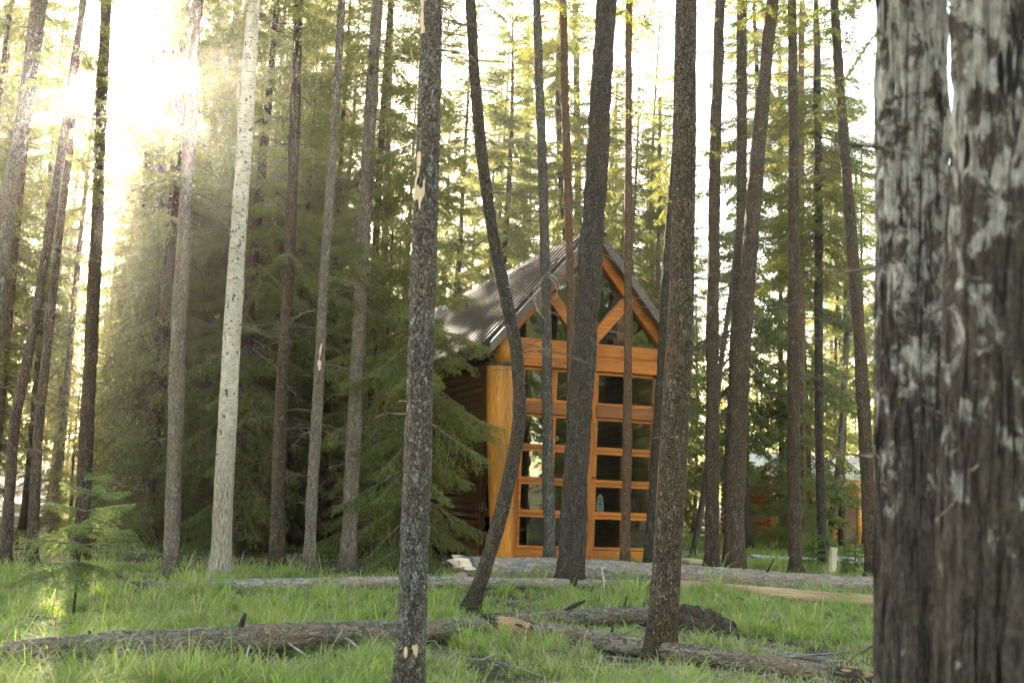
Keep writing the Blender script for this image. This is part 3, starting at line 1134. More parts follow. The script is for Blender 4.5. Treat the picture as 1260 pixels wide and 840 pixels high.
def templates(seed, count, L, step, nstep, k, ln, wd, droop=(0.15, 0.5), dens=1.0, fine=True):
    rng = np.random.default_rng(seed)
    return [spray(rng, L * rng.uniform(0.85, 1.1), rng.uniform(*droop), step, nstep, k, ln, wd, dens, fine) for _ in range(count)]

TPL_MID = templates(1, 9, 1.9, 0.075, 0.045, 3, 0.075, 0.017)
TPL_FAR = templates(2, 7, 1.9, 0.10, 0.075, 3, 0.13, 0.034)
TPL_THIN = templates(3, 7, 1.7, 0.10, 0.055, 3, 0.085, 0.019, droop=(0.2, 0.6), dens=0.8)
print('NODES', [len(t[1]) for t in TPL_MID + TPL_FAR + TPL_THIN])

def spruce_meshes(seed, H, r0, z0, Lmax, tpls, per, whorl, bark, needle, dead=12, keep=0.9, prof=0.75, taper_low=0.65):
    """returns (trunk mesh, crown mesh) of one conifer variant with its base at the origin"""
    rng = np.random.default_rng(seed)
    wob = rng.normal(0, 0.12, 2)
    zz = np.linspace(-0.15, H, 26)
    P = np.stack([wob[0] * np.sin(zz * 0.35), wob[1] * np.sin(zz * 0.28 + 1), zz], 1)
    R = r0 * (1 - zz / (H * 1.02)) ** 0.85 * (1 + 0.35 * np.exp(-np.maximum(zz, 0) * 3))
    P2, R2, t = resample(P, R, 0.22)
    def disp(r, a, s):
        return r * 0.13 * vnoise(np.stack([np.cos(a) * 2.2, np.sin(a) * 2.2, s * 2.2], 1), seed)
    V, Q, T = tube(P2, R2, 14, disp)
    gt = Geo().add(V, Q, T)
    def at(z):
        return np.array([np.interp(z, zz, P[:, 0]), np.interp(z, zz, P[:, 1]), z])
    gc = Geo()
    z = z0
    while z < H - 0.15:
        f = (z - z0) / (H - z0)
        for b in range(per):
            if rng.random() > keep:
                continue
            az = rng.uniform(0, 2 * math.pi)
            L = Lmax * ((1 - f) ** prof) * (taper_low + (1 - taper_low) * min(1, f * 5)) * rng.uniform(0.55, 1.1) + 0.12
            tp = tpls[rng.integers(len(tpls))]
            pitch = -0.28 + 0.85 * f ** 1.5 + rng.normal(0, 0.1)
            put_branch(gc, tp, at(z + rng.uniform(-0.12, 0.12)), az, pitch, L / 1.9, rng)
        z += whorl * rng.uniform(0.75, 1.25)
    for _ in range(dead):
        zt = rng.uniform(0.8, max(1.6, z0 + 3.5))
        dead_twig(gc, rng, at(zt), rng.uniform(0, 2 * math.pi), rng.uniform(0.4, 1.5), rng.uniform(-0.35, 0.1))
    return gt.mesh('trunk', [bark], True), gc.mesh('crown', [needle, TWIG])

VAR = {}
VAR['dense'] = [spruce_meshes(20, 17, 0.17, 0.7, 2.3, TPL_MID, 6, 0.34, BARK_BROWN, NEEDLE, 10, prof=0.55),
                spruce_meshes(21, 14, 0.14, 0.5, 2.1, TPL_MID, 6, 0.34, BARK_BROWN, NEEDLE, 10, prof=0.6),
                spruce_meshes(22, 19, 0.18, 2.0, 2.4, TPL_MID, 5, 0.34, BARK_BROWN, NEEDLE, 26, keep=0.85, prof=0.5)]
VAR['thin'] = [spruce_meshes(23, 19, 0.13, 2.8, 2.0, TPL_THIN, 4, 0.4, BARK_RED, NEEDLE, 46, keep=0.8, prof=0.5),
               spruce_meshes(24, 21, 0.15, 4.2, 2.1, TPL_THIN, 4, 0.4, BARK_BROWN, NEEDLE_L, 52, keep=0.8, prof=0.45),
               spruce_meshes(25, 16, 0.11, 2.0, 1.7, TPL_THIN, 4, 0.4, BARK_PALE, NEEDLE_L, 40, keep=0.8, prof=0.55)]
VAR['far'] = [spruce_meshes(26, 20, 0.17, 1.0, 2.5, TPL_FAR, 6, 0.42, BARK_BROWN, NEEDLE_L, 10, prof=0.55),
              spruce_meshes(27, 24, 0.19, 3.0, 2.5, TPL_FAR, 5, 0.42, BARK_BROWN, NEEDLE_L, 16, keep=0.9, prof=0.5),
              spruce_meshes(28, 17, 0.14, 0.6, 2.2, TPL_FAR, 6, 0.42, BARK_BROWN, NEEDLE_L, 8, prof=0.6)]

VAR['high'] = [spruce_meshes(34, 19, 0.11, 5.5, 1.9, TPL_THIN, 5, 0.36, BARK_BROWN, NEEDLE_L, 50, keep=0.85, prof=0.4),
               spruce_meshes(35, 22, 0.13, 7.0, 2.1, TPL_THIN, 5, 0.38, BARK_RED, NEEDLE_L, 60, keep=0.85, prof=0.4),
               spruce_meshes(36, 17, 0.10, 5.0, 1.8, TPL_MID, 4, 0.38, BARK_PALE, NEEDLE, 50, keep=0.8, prof=0.45)]
VAR['young'] = [spruce_meshes(30, 7.5, 0.08, 0.3, 1.7, TPL_MID, 6, 0.26, BARK_BROWN, NEEDLE, 4, prof=0.7),
                spruce_meshes(31, 5.5, 0.06, 0.2, 1.4, TPL_MID, 6, 0.25, BARK_BROWN, NEEDLE_L, 4, prof=0.75),
                spruce_meshes(32, 9.0, 0.09, 0.5, 1.8, TPL_THIN, 6, 0.28, BARK_BROWN, NEEDLE_L, 14, prof=0.65)]

def plant_tree(name, kind, v, x, y, sc, rz, label, group, cat='tree'):
    t = thing(name, label, cat, (x, y, gz1(x, y)), rz, group)
    t.scale = (sc, sc, sc)
    tm, cm = VAR[kind][v % len(VAR[kind])]
    link('trunk', tm, t)
    link('crown', cm, t)
    return t

# ------------------------------------------------------------------ single trunks read from the photograph, each at its own distance
def pine_crown_mesh(seed, H, Lmax, tpls, per, needle):
    rng = np.random.default_rng(seed)
    gc = Geo()
    z = 0.0
    while z < H:
        f = z / H
        for b in range(per):
            L = Lmax * (0.45 + 0.55 * min(1, f * 3)) * (1 - f) ** 0.6 * rng.uniform(0.6, 1.1) + 0.15
            put_branch(gc, tpls[rng.integers(len(tpls))], np.array([0, 0, z + rng.uniform(-0.1, 0.1)]), rng.uniform(0, 6.28), -0.15 + 0.8 * f, L / 1.9, rng)
        z += 0.42
    return gc.mesh('crown', [needle, TWIG])
PCROWN = [pine_crown_mesh(40, 5.0, 1.5, TPL_THIN, 3, NEEDLE), pine_crown_mesh(41, 6.0, 1.3, TPL_THIN, 3, NEEDLE_L), pine_crown_mesh(42, 4.2, 1.7, TPL_FAR, 3, NEEDLE)]

def trunk_tree(name, label, Y, pts, wid, bark, cat='tree', sides=22, step=0.08, rough=0.17, flare=0.35, H=15.0, scars=(), twigs=0, twig_z=(1.5, 7.5), twig_L=(0.3, 1.2), crown=0, green=0, green_z=(4, 9), green_L=(0.4, 0.85), seed=0, group=None, base_drop=0.12, twig_m=1, fis=0.0):
    """pts: photo points along the trunk from the base up, all at distance Y; wid: (width at base, width at the last point) in photo pixels"""
    rng = np.random.default_rng(seed + 100)
    W = np.array([atY(px, py, Y) for px, py in pts])
    base = np.array([W[0, 0], W[0, 1], min(W[0, 2], gz1(W[0, 0], W[0, 1]))])
    base[2] = gz1(base[0], base[1])
    dirb = unit(W[1] - W[0])
    if W[0, 2] > base[2]:
        W[0] = W[0] - dirb * ((W[0, 2] - base[2]) / dirb[2])
        base[0], base[1] = W[0, 0], W[0, 1]
    # small wander in depth so that the trunk is not flat
    loc = W - np.array([base[0], base[1], base[2]])
    for i in range(1, len(loc)):
        loc[i, 1] += 0.10 * math.sin(loc[i, 2] * 0.5 + seed)
    dtop = unit(loc[-1] - loc[-2])
    vis = loc[-1, 2]
    s = (F_ @ (W[0] - CAM)) / FPX
    rb, rt = wid[0] * s / 2, wid[1] * s / 2
    P = [loc[0] - dirb * base_drop] + list(loc)
    R = [rb * (1 + flare * 0.3)] + list(np.interp(loc[:, 2], [0, vis], [rb, rt]))
    if H > vis + 0.5:
        up = unit(dtop * 0.6 + np.array([0, 0, 0.6]))
        P.append(loc[-1] + dtop * (H - vis) * 0.4)
        P.append(P[-1] + up * (H - vis) * 0.6)
        R += [rt * 0.75, max(0.02, rt * 0.3)]
    P, R, t = resample(P, R, step)
    zz = P[:, 2]
    R = R * (1 + flare * np.exp(-np.maximum(zz, 0) * 5.0))
    def disp(r, a, s_):
        q = np.stack([np.cos(a) * 1.6, np.sin(a) * 1.6, s_ * 1.5], 1)
        o = r * rough * vnoise(q, seed) + r * rough * 0.6 * vnoise(np.stack([np.cos(a) * 6, np.sin(a) * 6, s_ * 7], 1), seed + 3)
        if fis:
            fq = np.stack([np.cos(a) * r * 26, np.sin(a) * r * 26, s_ * 2.6], 1)
            fq[:, :2] += 0.5 * np.stack([vnoise(fq * 0.7, 8), vnoise(fq * 0.7, 9)], 1)
            o = o - fis * np.clip(1 - np.abs(vnoise(fq, seed + 5)) * 3.2, 0, 1) + fis * 0.5 * vnoise(fq * 3, 6)
        lob = np.exp(-np.maximum(s_ - base_drop, 0) * 4.5) * r * (0.14 + 0.2 * np.cos(a * 4 + seed) + 0.15 * np.cos(a * 7 + 2 * seed))
        return o + lob
    V, Q, T = tube(P, R, sides, disp)
    att = np.zeros(len(V))
    for (spx, spy, hw, hh) in scars:
        c = atY(spx, spy, Y) - base
        d = V - c
        front = d[:, 1] < 0.02
        e = (d[:, 0] / (hw * s)) ** 2 + (d[:, 2] / (hh * s)) ** 2
        nz = 1.5 * vnoise(np.stack([V[:, 0] * 38, V[:, 1] * 38, V[:, 2] * 11], 1), 7) + 0.5 * vnoise(np.stack([V[:, 0] * 120, V[:, 1] * 120, V[:, 2] * 30], 1), 17)
        att = np.maximum(att, np.where(front, np.clip(1.15 - e + nz, 0, 1), 0))
    # bare wood lies a little below the bark
    tr = thing(name, label, cat, tuple(base), 0, group)
    FEET.append((base[0], base[1], rb))
    g = Geo().add(V, Q, T, att=att)
    for _ in range(14 + twigs // 2):
        i = int(rng.integers(len(P) // 12, len(P) * 4 // 5))
        dead_twig(g, rng, P[i], rng.uniform(0, 6.28), R[i] + rng.uniform(0.02, 0.3), rng.uniform(-0.25, 0.6), m=twig_m, sub=False, r0=0.019)
    twigs = twigs + (7 if Y > 17 else 0)
    if twigs:
        for _ in range(twigs):
            zt = rng.uniform(*twig_z)
            i = int(np.argmin(np.abs(P[:, 2] - zt)))
            dead_twig(g, rng, P[i], rng.uniform(0, 6.28), rng.uniform(*twig_L), rng.uniform(-0.3, 0.35), m=twig_m)
    g.obj('trunk', [bark, TWIG, TWIG_PALE], tr, smooth=True)
    gc = Geo()
    if green:
        for _ in range(green):
            zt = rng.uniform(*green_z)
            i = int(np.argmin(np.abs(P[:, 2] - zt)))
            put_branch(gc, TPL_MID[rng.integers(len(TPL_MID))], P[i], rng.uniform(0, 6.28), rng.uniform(-0.3, 0.2), rng.uniform(*green_L), rng)
        gc.obj('crown', [NEEDLE, TWIG], tr)
    elif crown is not None:
        i = int(np.argmin(np.abs(P[:, 2] - (P[-1, 2] - 5.0))))
        link('crown', PCROWN[crown % 3], tr, tuple(P[i]))
    return tr

FEET = []
TT = trunk_tree
# right foreground pair
TT('pine_tree', 'thick pale blotched trunk in the right foreground, the left one of the close pair', 4.7, [(1137, 1010), (1136, 840), (1130, 420), (1124, 0)], (98, 95), PLATE, sides=160, step=0.012, rough=0.05, H=9, crown=0, seed=1, fis=0.020, flare=0.1)
TT('pine_tree', 'thick blotched trunk cut by the right edge of the photo, closest of all', 3.9, [(1226, 1080), (1222, 840), (1220, 420), (1220, 0)], (123, 122), PLATE, sides=170, step=0.012, rough=0.05, H=9, crown=1, seed=2, fis=0.022, flare=0.1)
# centre
TT('pine_tree', 'grey scaly pine trunk left of the cabin with torn pale bark scars', 8.3, [(501, 872), (504, 800), (510, 700), (515, 560), (520, 400), (527, 200), (532, 0)], (38, 30), BARK_GREY, sides=110, step=0.014, rough=0.08, H=13, scars=((517, 205, 5, 14), (515, 240, 8, 20), (520, 14, 5, 46), (507, 797, 7, 9), (526, 352, 3, 9)), crown=0, seed=3, twigs=5, twig_z=(3.2, 5.5), twig_L=(0.3, 0.9), fis=0.004)
TT('pine_tree', 'dark scaly pine trunk standing in front of the cabin right corner', 11.9, [(813, 803), (816, 740), (824, 600), (830, 500), (837, 420), (841, 250), (846, 0)], (37, 28), BARK_BROWN, sides=56, step=0.035, rough=0.08, flare=0.3, H=14, crown=1, seed=4, fis=0.004)
TT('pine_tree', 'dark pine trunk rising in front of the middle of the glazed gable', 19.6, [(700, 724), (703, 680), (707, 600), (714, 500), (722, 400), (735, 200), (746, 0)], (32, 26), BARK_DARK, sides=40, step=0.05, H=16, crown=2, seed=5, fis=0.006, twigs=4, twig_z=(5, 9))
TT('pine_tree', 'slender leaning tree bowed over a log in front of the cabin left post', 15.6, [(580, 748), (600, 690), (624, 605), (637, 540), (641, 495), (636, 425), (622, 365), (606, 285), (592, 190), (584, 95), (579, 0)], (18, 13), BARK_DARK, sides=28, step=0.05, H=11.5, crown=None, seed=6, twigs=16, twig_z=(3.4, 8.2), twig_L=(0.5, 1.5), green=12, green_z=(6.9, 9.6))
LAST_F = TT('pine_tree', 'thin straight trunk with a yellowish side before the left window bay', 23.6, [(677, 699), (676, 640), (674, 560), (673, 400), (667, 200), (660, 0)], (14, 10.5), BARK_GREY, H=16, crown=0, seed=7, twigs=8, twig_z=(4, 10))
def vine(tr, Y, pts, r=0.009):
    base = np.array(tr.location)
    W = np.array([atY(px, py, Y) - base for px, py in pts])
    W[:, 1] -= 0.12 + 0.05 * np.sin(np.arange(len(W)))
    PP, RR, _ = resample(W, [r] * len(W), 0.04)
    v, q, t_ = tube(PP, r, 6)
    Geo().add(v, q, t_).obj('dry_shoot', TWIG_PALE, tr, smooth=True)
for pts in ([(672, 338), (660, 350), (652, 366), (656, 380), (668, 388), (674, 398)], [(668, 345), (658, 358), (655, 372), (661, 385)], [(674, 340), (686, 350), (689, 364), (683, 376), (681, 368)], [(672, 335), (684, 344), (690, 358)]):
    vine(LAST_F, 23.6, pts)
TT('pine_tree', 'thin ruddy trunk crossing the gable roof just left of its peak', 24.0, [(704, 704), (703, 560), (703, 400), (699, 250), (695, 100), (693, 0)], (11.5, 10), BARK_RED, H=16, crown=1, seed=8, twigs=22, twig_z=(6, 11))
TT('pine_tree', 'slim pole-straight trunk before the right window bay', 23.7, [(769, 700), (770, 640), (772, 500), (773, 300), (774, 0)], (12, 8), BARK_RED, H=17, crown=2, seed=9, twigs=8, twig_z=(5, 11))
TT('pine_tree', 'small lichen-spotted trunk at the right end of the cabin sill', 23.9, [(796, 703), (799, 660), (805, 560), (812, 460), (822, 300), (836, 120)], (11, 8), BARK_DARK, H=13, crown=0, seed=10)
# right of the cabin
TT('pine_tree', 'straight brown trunk right of the cabin, first of the row there', 24.0, [(875, 706), (876, 600), (877, 500), (878, 380), (880, 200), (885, 0)], (18, 13), BARK_BROWN, H=17, crown=1, seed=11, twigs=36, twig_z=(3.2, 11), twig_L=(0.4, 1.6))
TT('pine_tree', 'stout brown trunk leaning right with a sunlit left edge, right of the cabin', 23.2, [(903, 710), (905, 640), (908, 560), (915, 420), (925, 280), (937, 120), (950, 0)], (24, 16), BARK_BROWN, H=17, crown=2, seed=12, twigs=26, twig_z=(3.2, 11), twig_L=(0.4, 1.6))
TT('pine_tree', 'trunk standing close behind the stout right-leaning one', 27.0, [(896, 694), (899, 560), (905, 420), (911, 280), (914, 0)], (13, 13), BARK_BROWN, H=17, crown=0, seed=13, twigs=32, twig_z=(3.2, 11), twig_L=(0.4, 1.6))
TT('pine_tree', 'upright brown trunk whose lower half is darker, beside a pale post', 24.0, [(980, 712), (979, 640), (977, 560), (976, 420), (976, 200), (976, 0)], (17, 11), BARK_BROWN, H=17, crown=1, seed=14, twigs=34, twig_z=(3.2, 11), twig_L=(0.4, 1.6), scars=())
TT('pine_tree', 'brown trunk leaning left near the pair of big foreground trunks', 24.2, [(1075, 716), (1070, 640), (1065, 560), (1056, 420), (1047, 280), (1036, 120), (1027, 0)], (18, 11), BARK_BROWN, H=17, crown=2, seed=15, twigs=30, twig_z=(3.2, 11), twig_L=(0.4, 1.6))
TT('pine_tree', 'thin ruddy trunk peeking out behind the upright brown one', 38.0, [(988, 672), (987, 560), (987, 430), (986, 250), (985, 60)], (9, 7), BARK_RED, H=19, crown=0, seed=16, twigs=10, twig_z=(4, 12))
TT('pine_tree', 'pale thin leaning trunk among the bright trees before the distant cabin', 40.0, [(1021, 664), (1027, 610), (1033, 560), (1040, 470), (1048, 330)], (9, 6), BARK_PALE, H=14, crown=1, seed=17)
TT('pine_tree', 'thin grey trunk before the pale roof of the distant cabin', 41.0, [(962, 662), (962, 560), (961, 450), (960, 300), (960, 80)], (7, 5), BARK_PALE, H=19, crown=2, seed=18, twigs=8, twig_z=(3, 10))
TT('pine_tree', 'thin trunk standing directly right of the pale leaning one', 42.0, [(1036, 661), (1038, 560), (1040, 420), (1040, 200)], (7, 5), BARK_BROWN, H=18, crown=0, seed=19)
TT('pine_tree', 'thin crooked trunk leaning right between two brown trunks beside the cabin', 29.0, [(852, 690), (868, 600), (880, 500), (893, 400), (903, 330), (910, 250)], (9, 5), BARK_GREY, H=11, crown=0, seed=20, twigs=16, twig_z=(3, 9))
# left
TT('pine_tree', 'straight grey-brown trunk immediately left of the white aspen', 18.4, [(209, 711), (211, 650), (214, 580), (221, 420), (229, 280), (236, 120), (240, 0)], (20, 14.5), BARK_PALE, sides=32, step=0.06, H=15, crown=1, seed=21, fis=0.005, twigs=4, twig_z=(5, 9))
TT('aspen_tree', 'white-barked aspen with black scars at the edge of the grass', 18.4, [(271, 712), (274, 650), (279, 560), (288, 400), (295, 270), (302, 140), (310, 0)], (25, 17), BIRCH, sides=32, step=0.05, rough=0.07, H=15, crown=2, seed=22)
TT('spruce_tree', 'dim brown spruce trunk right behind the white aspen', 21.5, [(340, 706), (343, 620), (347, 500), (356, 300), (362, 150), (368, 0)], (18, 11), BARK_BROWN, H=17, crown=None, seed=23, twigs=26, twig_z=(1.2, 8), green=26, green_z=(5.5, 11))
TT('pine_tree', 'slim trunk with peeling pale bark between the aspen and the grey scarred pine', 19.4, [(380, 708), (384, 620), (390, 500), (398, 330), (408, 200), (418, 60), (421, 0)], (14, 9), BARK_PALE, H=15, crown=0, seed=24, twigs=14, twig_z=(2, 8), scars=((394, 440, 2, 26),))
TT('spruce_tree', 'pale tan spruce trunk with mossy drooping boughs left of the scarred pine', 21.5, [(428, 706), (432, 600), (437, 500), (442, 400), (447, 300), (457, 130), (465, 0)], (20, 14.5), BARK_PALE, H=17, crown=None, seed=25, twigs=22, twig_z=(2, 9), green=26, green_z=(4.5, 11))
TT('pine_tree', 'thin trunk close behind the tan spruce', 25.0, [(453, 695), (457, 500), (463, 300), (471, 150), (481, 0)], (9, 8), BARK_BROWN, H=16, crown=1, seed=26, twigs=18, twig_z=(3, 11))
TT('pine_tree', 'pinkish scaly trunk leaning in from the upper left corner', 15.0, [(-66, 760), (-36, 560), (-10, 400), (10, 262), (33, 150), (46, 40), (50, 0)], (25, 19), BARK_PALE, sides=32, step=0.06, H=12, crown=1, seed=27)
TT('pine_tree', 'dark trunk leaning right nearest the left edge of the grass', 19.0, [(6, 700), (20, 520), (43, 413), (63, 280), (76, 180), (100, 0)], (14, 9), BARK_BROWN, H=14, crown=0, seed=28, twigs=22, twig_z=(1.5, 9))
TT('pine_tree', 'dark narrow trunk leaning right behind the little spruce sapling', 20.3, [(38, 704), (50, 520), (62, 400), (72, 280), (84, 180), (92, 80)], (13, 7), BARK_BROWN, H=12, crown=2, seed=29, twigs=18, twig_z=(1.5, 9))
TT('spruce_tree', 'dark trunk directly below the sun glare', 22.0, [(99, 700), (105, 580), (109, 480), (117, 280), (124, 140), (133, 0)], (18, 13), BARK_BROWN, H=16, crown=None, seed=30, twigs=40, twig_z=(1.2, 9), green=9, green_z=(5.5, 9))
TT('pine_tree', 'hazy trunk between the sun glare and the grey-brown trunk', 28.0, [(178, 688), (186, 480), (196, 270), (202, 130), (207, 0)], (15, 13), BARK_PALE, H=18, crown=1, seed=31, twigs=20, twig_z=(3, 12))
TT('pine_tree', 'very thin hazy trunk right beside the sun glare', 29.0, [(165, 684), (172, 420), (178, 260), (184, 130), (192, 0)], (7, 5), BARK_BROWN, H=15, crown=0, seed=32, twigs=20, twig_z=(3, 11))
TT('pine_tree', 'thin hazy trunk directly left of the white aspen top', 30.0, [(246, 684), (254, 450), (259, 280), (264, 120), (268, 0)], (9, 8), BARK_PALE, H=18, crown=2, seed=33, twigs=18, twig_z=(4, 12))
TT('pine_tree', 'thin hazy trunk leaning toward the aspen top from the left', 31.0, [(240, 682), (255, 430), (270, 220), (280, 100), (294, 0)], (8, 8), BARK_PALE, H=17, crown=0, seed=34, twigs=18, twig_z=(4, 12))
# misty trunks behind the cabin roof
TT('pine_tree', 'misty thin trunk seen above the roof between leaning tree and ruddy trunk', 44.0, [(640, 650), (644, 400), (647, 240), (650, 60)], (7, 6), BARK_PALE, H=21, crown=1, seed=35, twigs=24, twig_z=(7, 18))
TT('pine_tree', 'misty thin dead trunk standing above the right roof slope', 42.0, [(806, 655), (809, 400), (811, 240), (812, 120)], (6, 4), BARK_PALE, H=16, crown=2, seed=36, twigs=26, twig_z=(6, 15))
TT('pine_tree', 'misty thin trunk close behind the dark middle pine near the frame top', 46.0, [(716, 650), (712, 300), (710, 150), (708, 0)], (9, 8), BARK_RED, H=22, crown=0, seed=37, twigs=30, twig_z=(8, 19))

# the bushy spruce before the cabin's left wall
VAR['cabin'] = [spruce_meshes(50, 13.5, 0.15, 0.6, 2.2, TPL_MID, 5, 0.33, BARK_BROWN, NEEDLE, 24, keep=0.85, prof=0.5)]
p = gnd(497, 708)
p = atY(494, 700, 22.2)
plant_tree('spruce_tree', 'cabin', 0, p[0], p[1], 1.0, 0.6, 'bushy green spruce with drooping boughs covering the cabin left wall and eave', None)

q_ = atY(472, 690, 26.5)  # added spruce, keeps grazing sun off the lower siding
plant_tree('spruce_tree', 'young', 0, q_[0], q_[1], 0.75, 2.0, 'added young spruce behind the bushy one, shading the cabin side wall', None)

for w_, o_, sc_ in ((7.0, 1.0, 0.8), (9.6, 1.2, 1.0), (12.4, 1.3, 1.1)):  # added spruces that block the low sun running along the side wall
    q_ = C0 + E2 * w_ - E1 * o_
    plant_tree('spruce_tree', 'young', 0, q_[0], q_[1], sc_, w_, 'young spruce added along the far part of the cabin side wall to block the sun', 'added sun-blocking spruces along the cabin side wall')

# ------------------------------------------------------------------ background woods
SH = SUN[:2] / np.linalg.norm(SUN[:2])
STAN = math.tan(EL)

def in_sun_lane(x, y, h):
    """a gap cleared in the scattered stand to let the low sun reach the clearing"""
    c = x * SH[1] - y * SH[0]
    if -0.9 < c < 1.1:
        return h > (y - 15) * STAN
    if 2.2 <= c < 3.3:
        return h > 2.2 + (y - 8) * STAN
    return False

HT = {'dense': (17, 14, 19), 'thin': (19, 21, 16), 'far': (20, 24, 17), 'young': (7.5, 5.5, 9.0), 'high': (19, 22, 17)}

def scatter(seed, boxes, kinds, label, group, minsep, name='spruce_tree', sc=(0.8, 1.15)):
    rng = np.random.default_rng(seed)
    pts = []
    for (px0, px1, Y0, Y1, n) in boxes:
        tries = 0
        c = 0
        while c < n and tries < 4000:
            tries += 1
            Y = rng.uniform(Y0, Y1)
            x = atY(rng.uniform(px0, px1), 600, Y)[0]
            if any((x - a) ** 2 + (Y - b) ** 2 < minsep ** 2 for a, b in pts):
                continue
            k = kinds[rng.integers(len(kinds))]
            v = int(rng.integers(3))
            f = rng.uniform(*sc)
            if in_sun_lane(x, Y, HT[k][v] * f) and (Y < 47 or rng.random() < 0.55):  # tall trees left out of the lane to let direct sun in
                continue
            # keep out of the cabins and off the road
            q = np.array([x, Y, 0]) - C0
            u, v_ = q @ E1, q @ E2
            if -1.6 < u < HW + 1.4 and -2 < v_ < HL + 1.5:
                continue
            if abs(x - b2[0]) < 5.5 and -5.0 < Y - b2[1] < 7.5:
                continue
            if x > 6 and 31.3 < Y < 36.5:
                continue
            if x < -3 and 38.5 < Y < 47:
                continue
            pts.append((x, Y))
            plant_tree(name, k, v, x, Y, f, rng.uniform(0, 6.28), label, group)
            c += 1
    return pts

scatter(60, [(-160, 60, 23, 33, 7), (60, 200, 24, 33, 6), (200, 330, 24, 34, 6), (300, 470, 25, 35, 6)], ['dense', 'thin', 'thin'], 'dark green spruce in the dense shaded stand left of the cabin', 'spruces in the dense stand left of the cabin', 1.4)
scatter(61, [(-220, 480, 33, 38, 10), (-220, 500, 48, 66, 20)], ['far', 'thin', 'thin'], 'spruce deep in the hazy woods behind the left stand', 'spruces deep in the woods on the left', 2.0, sc=(0.95, 1.3))
scatter(62, [(480, 860, 40, 52, 12), (480, 860, 52, 70, 14)], ['far', 'thin'], 'tall pale green spruce rising in the light behind the cabin roof', 'spruces rising behind the cabin roof', 2.0, sc=(1.0, 1.4))
scatter(63, [(850, 1260, 37, 46, 2), (850, 1300, 52, 74, 11)], ['far', 'thin', 'thin'], 'pale green spruce in the bright woods right of the cabin', 'spruces in the bright woods on the right', 2.2, sc=(0.95, 1.3))
scatter(66, [(-150, 60, 24, 40, 6), (190, 500, 27, 46, 12), (500, 850, 41, 60, 9), (850, 1100, 48, 60, 3)], ['high'], 'slim conifer with a bare lower trunk and a feathery high crown', 'slim high-crowned conifers among the trunks', 1.7, sc=(0.9, 1.2))
scatter(64, [(-120, 470, 24, 32, 6), (-200, 470, 33, 46, 12)], ['young'], 'low bushy young spruce filling the undergrowth of the left stand', 'young spruces under the left stand', 1.3, sc=(0.75, 1.25))
scatter(67, [(40, 300, 29, 48, 16)], ['young'], 'small backlit spruce glowing low in the sunny gap at left', 'small spruces in the sunny gap at left', 1.2, sc=(0.55, 1.1))
scatter(65, [(840, 1110, 36.8, 41, 2), (850, 1280, 52, 64, 6), (480, 850, 41, 60, 8)], ['young'], 'low pale young spruce in the clearing woods behind and right of the cabin', 'young spruces in the bright woods', 1.6, sc=(0.7, 1.3))
for k_, px_, Y_, v_, s_ in (('young', 980, 43.0, 1, 0.8), ('high', 1062, 42.0, 0, 0.9)):
    q_ = atY(px_, 640, Y_ - 1)
    plant_tree('spruce_tree', k_, v_, q_[0], q_[1], s_, px_, 'slender pale spruce standing in front of the distant orange cabin', 'spruces before the distant cabin')
for px_, Y_, v_, s_ in ((158, 31, 0, 0.95), (72, 32, 2, 1.1), (192, 27.5, 1, 0.9), (118, 38, 2, 1.0), (152, 53, 0, 1.0), (181, 60, 2, 1.3), (62, 51, 1, 1.0), (112, 66, 2, 1.2), (136, 74, 1, 1.1)):
    q_ = atY(px_, 600, Y_)
    plant_tree('spruce_tree', 'thin', v_, q_[0], q_[1], s_, px_, 'hazy thin spruce standing far off in the sun glare', 'far spruces in the sun glare')
# woods behind the photographer, seen mirrored in the cabin's glass
rng_b = np.random.default_rng(90)
for k in range(28):
    tb_ = rng_b.uniform(29, 52)
    xb, yb = (1.5 + 0.66 * tb_ + rng_b.uniform(-9, 8), 25 - 0.76 * tb_ + rng_b.uniform(-4, 4)) if k < 23 else (rng_b.uniform(-14, 6), rng_b.uniform(-20, -9))
    plant_tree('spruce_tree', ['dense', 'far', 'thin'][k % 3], k, xb, yb, rng_b.uniform(1.0, 1.45), rng_b.uniform(0, 6.28), 'spruce behind the viewer, mirrored in the cabin window panes', 'spruces mirrored in the glass')

# one darker, heavier pine whose crown hangs between the trunks at the upper right
TT('pine_tree', 'dark bushy pine crown hanging between the trunks at the upper right', 27.5, [(1012, 692), (1010, 560), (1008, 420), (1006, 250), (1005, 60)], (11, 9), BARK_DARK, H=15, crown=None, seed=44, twigs=40, twig_z=(3.5, 9), green=95, green_z=(7.2, 12.2), green_L=(0.6, 1.15))

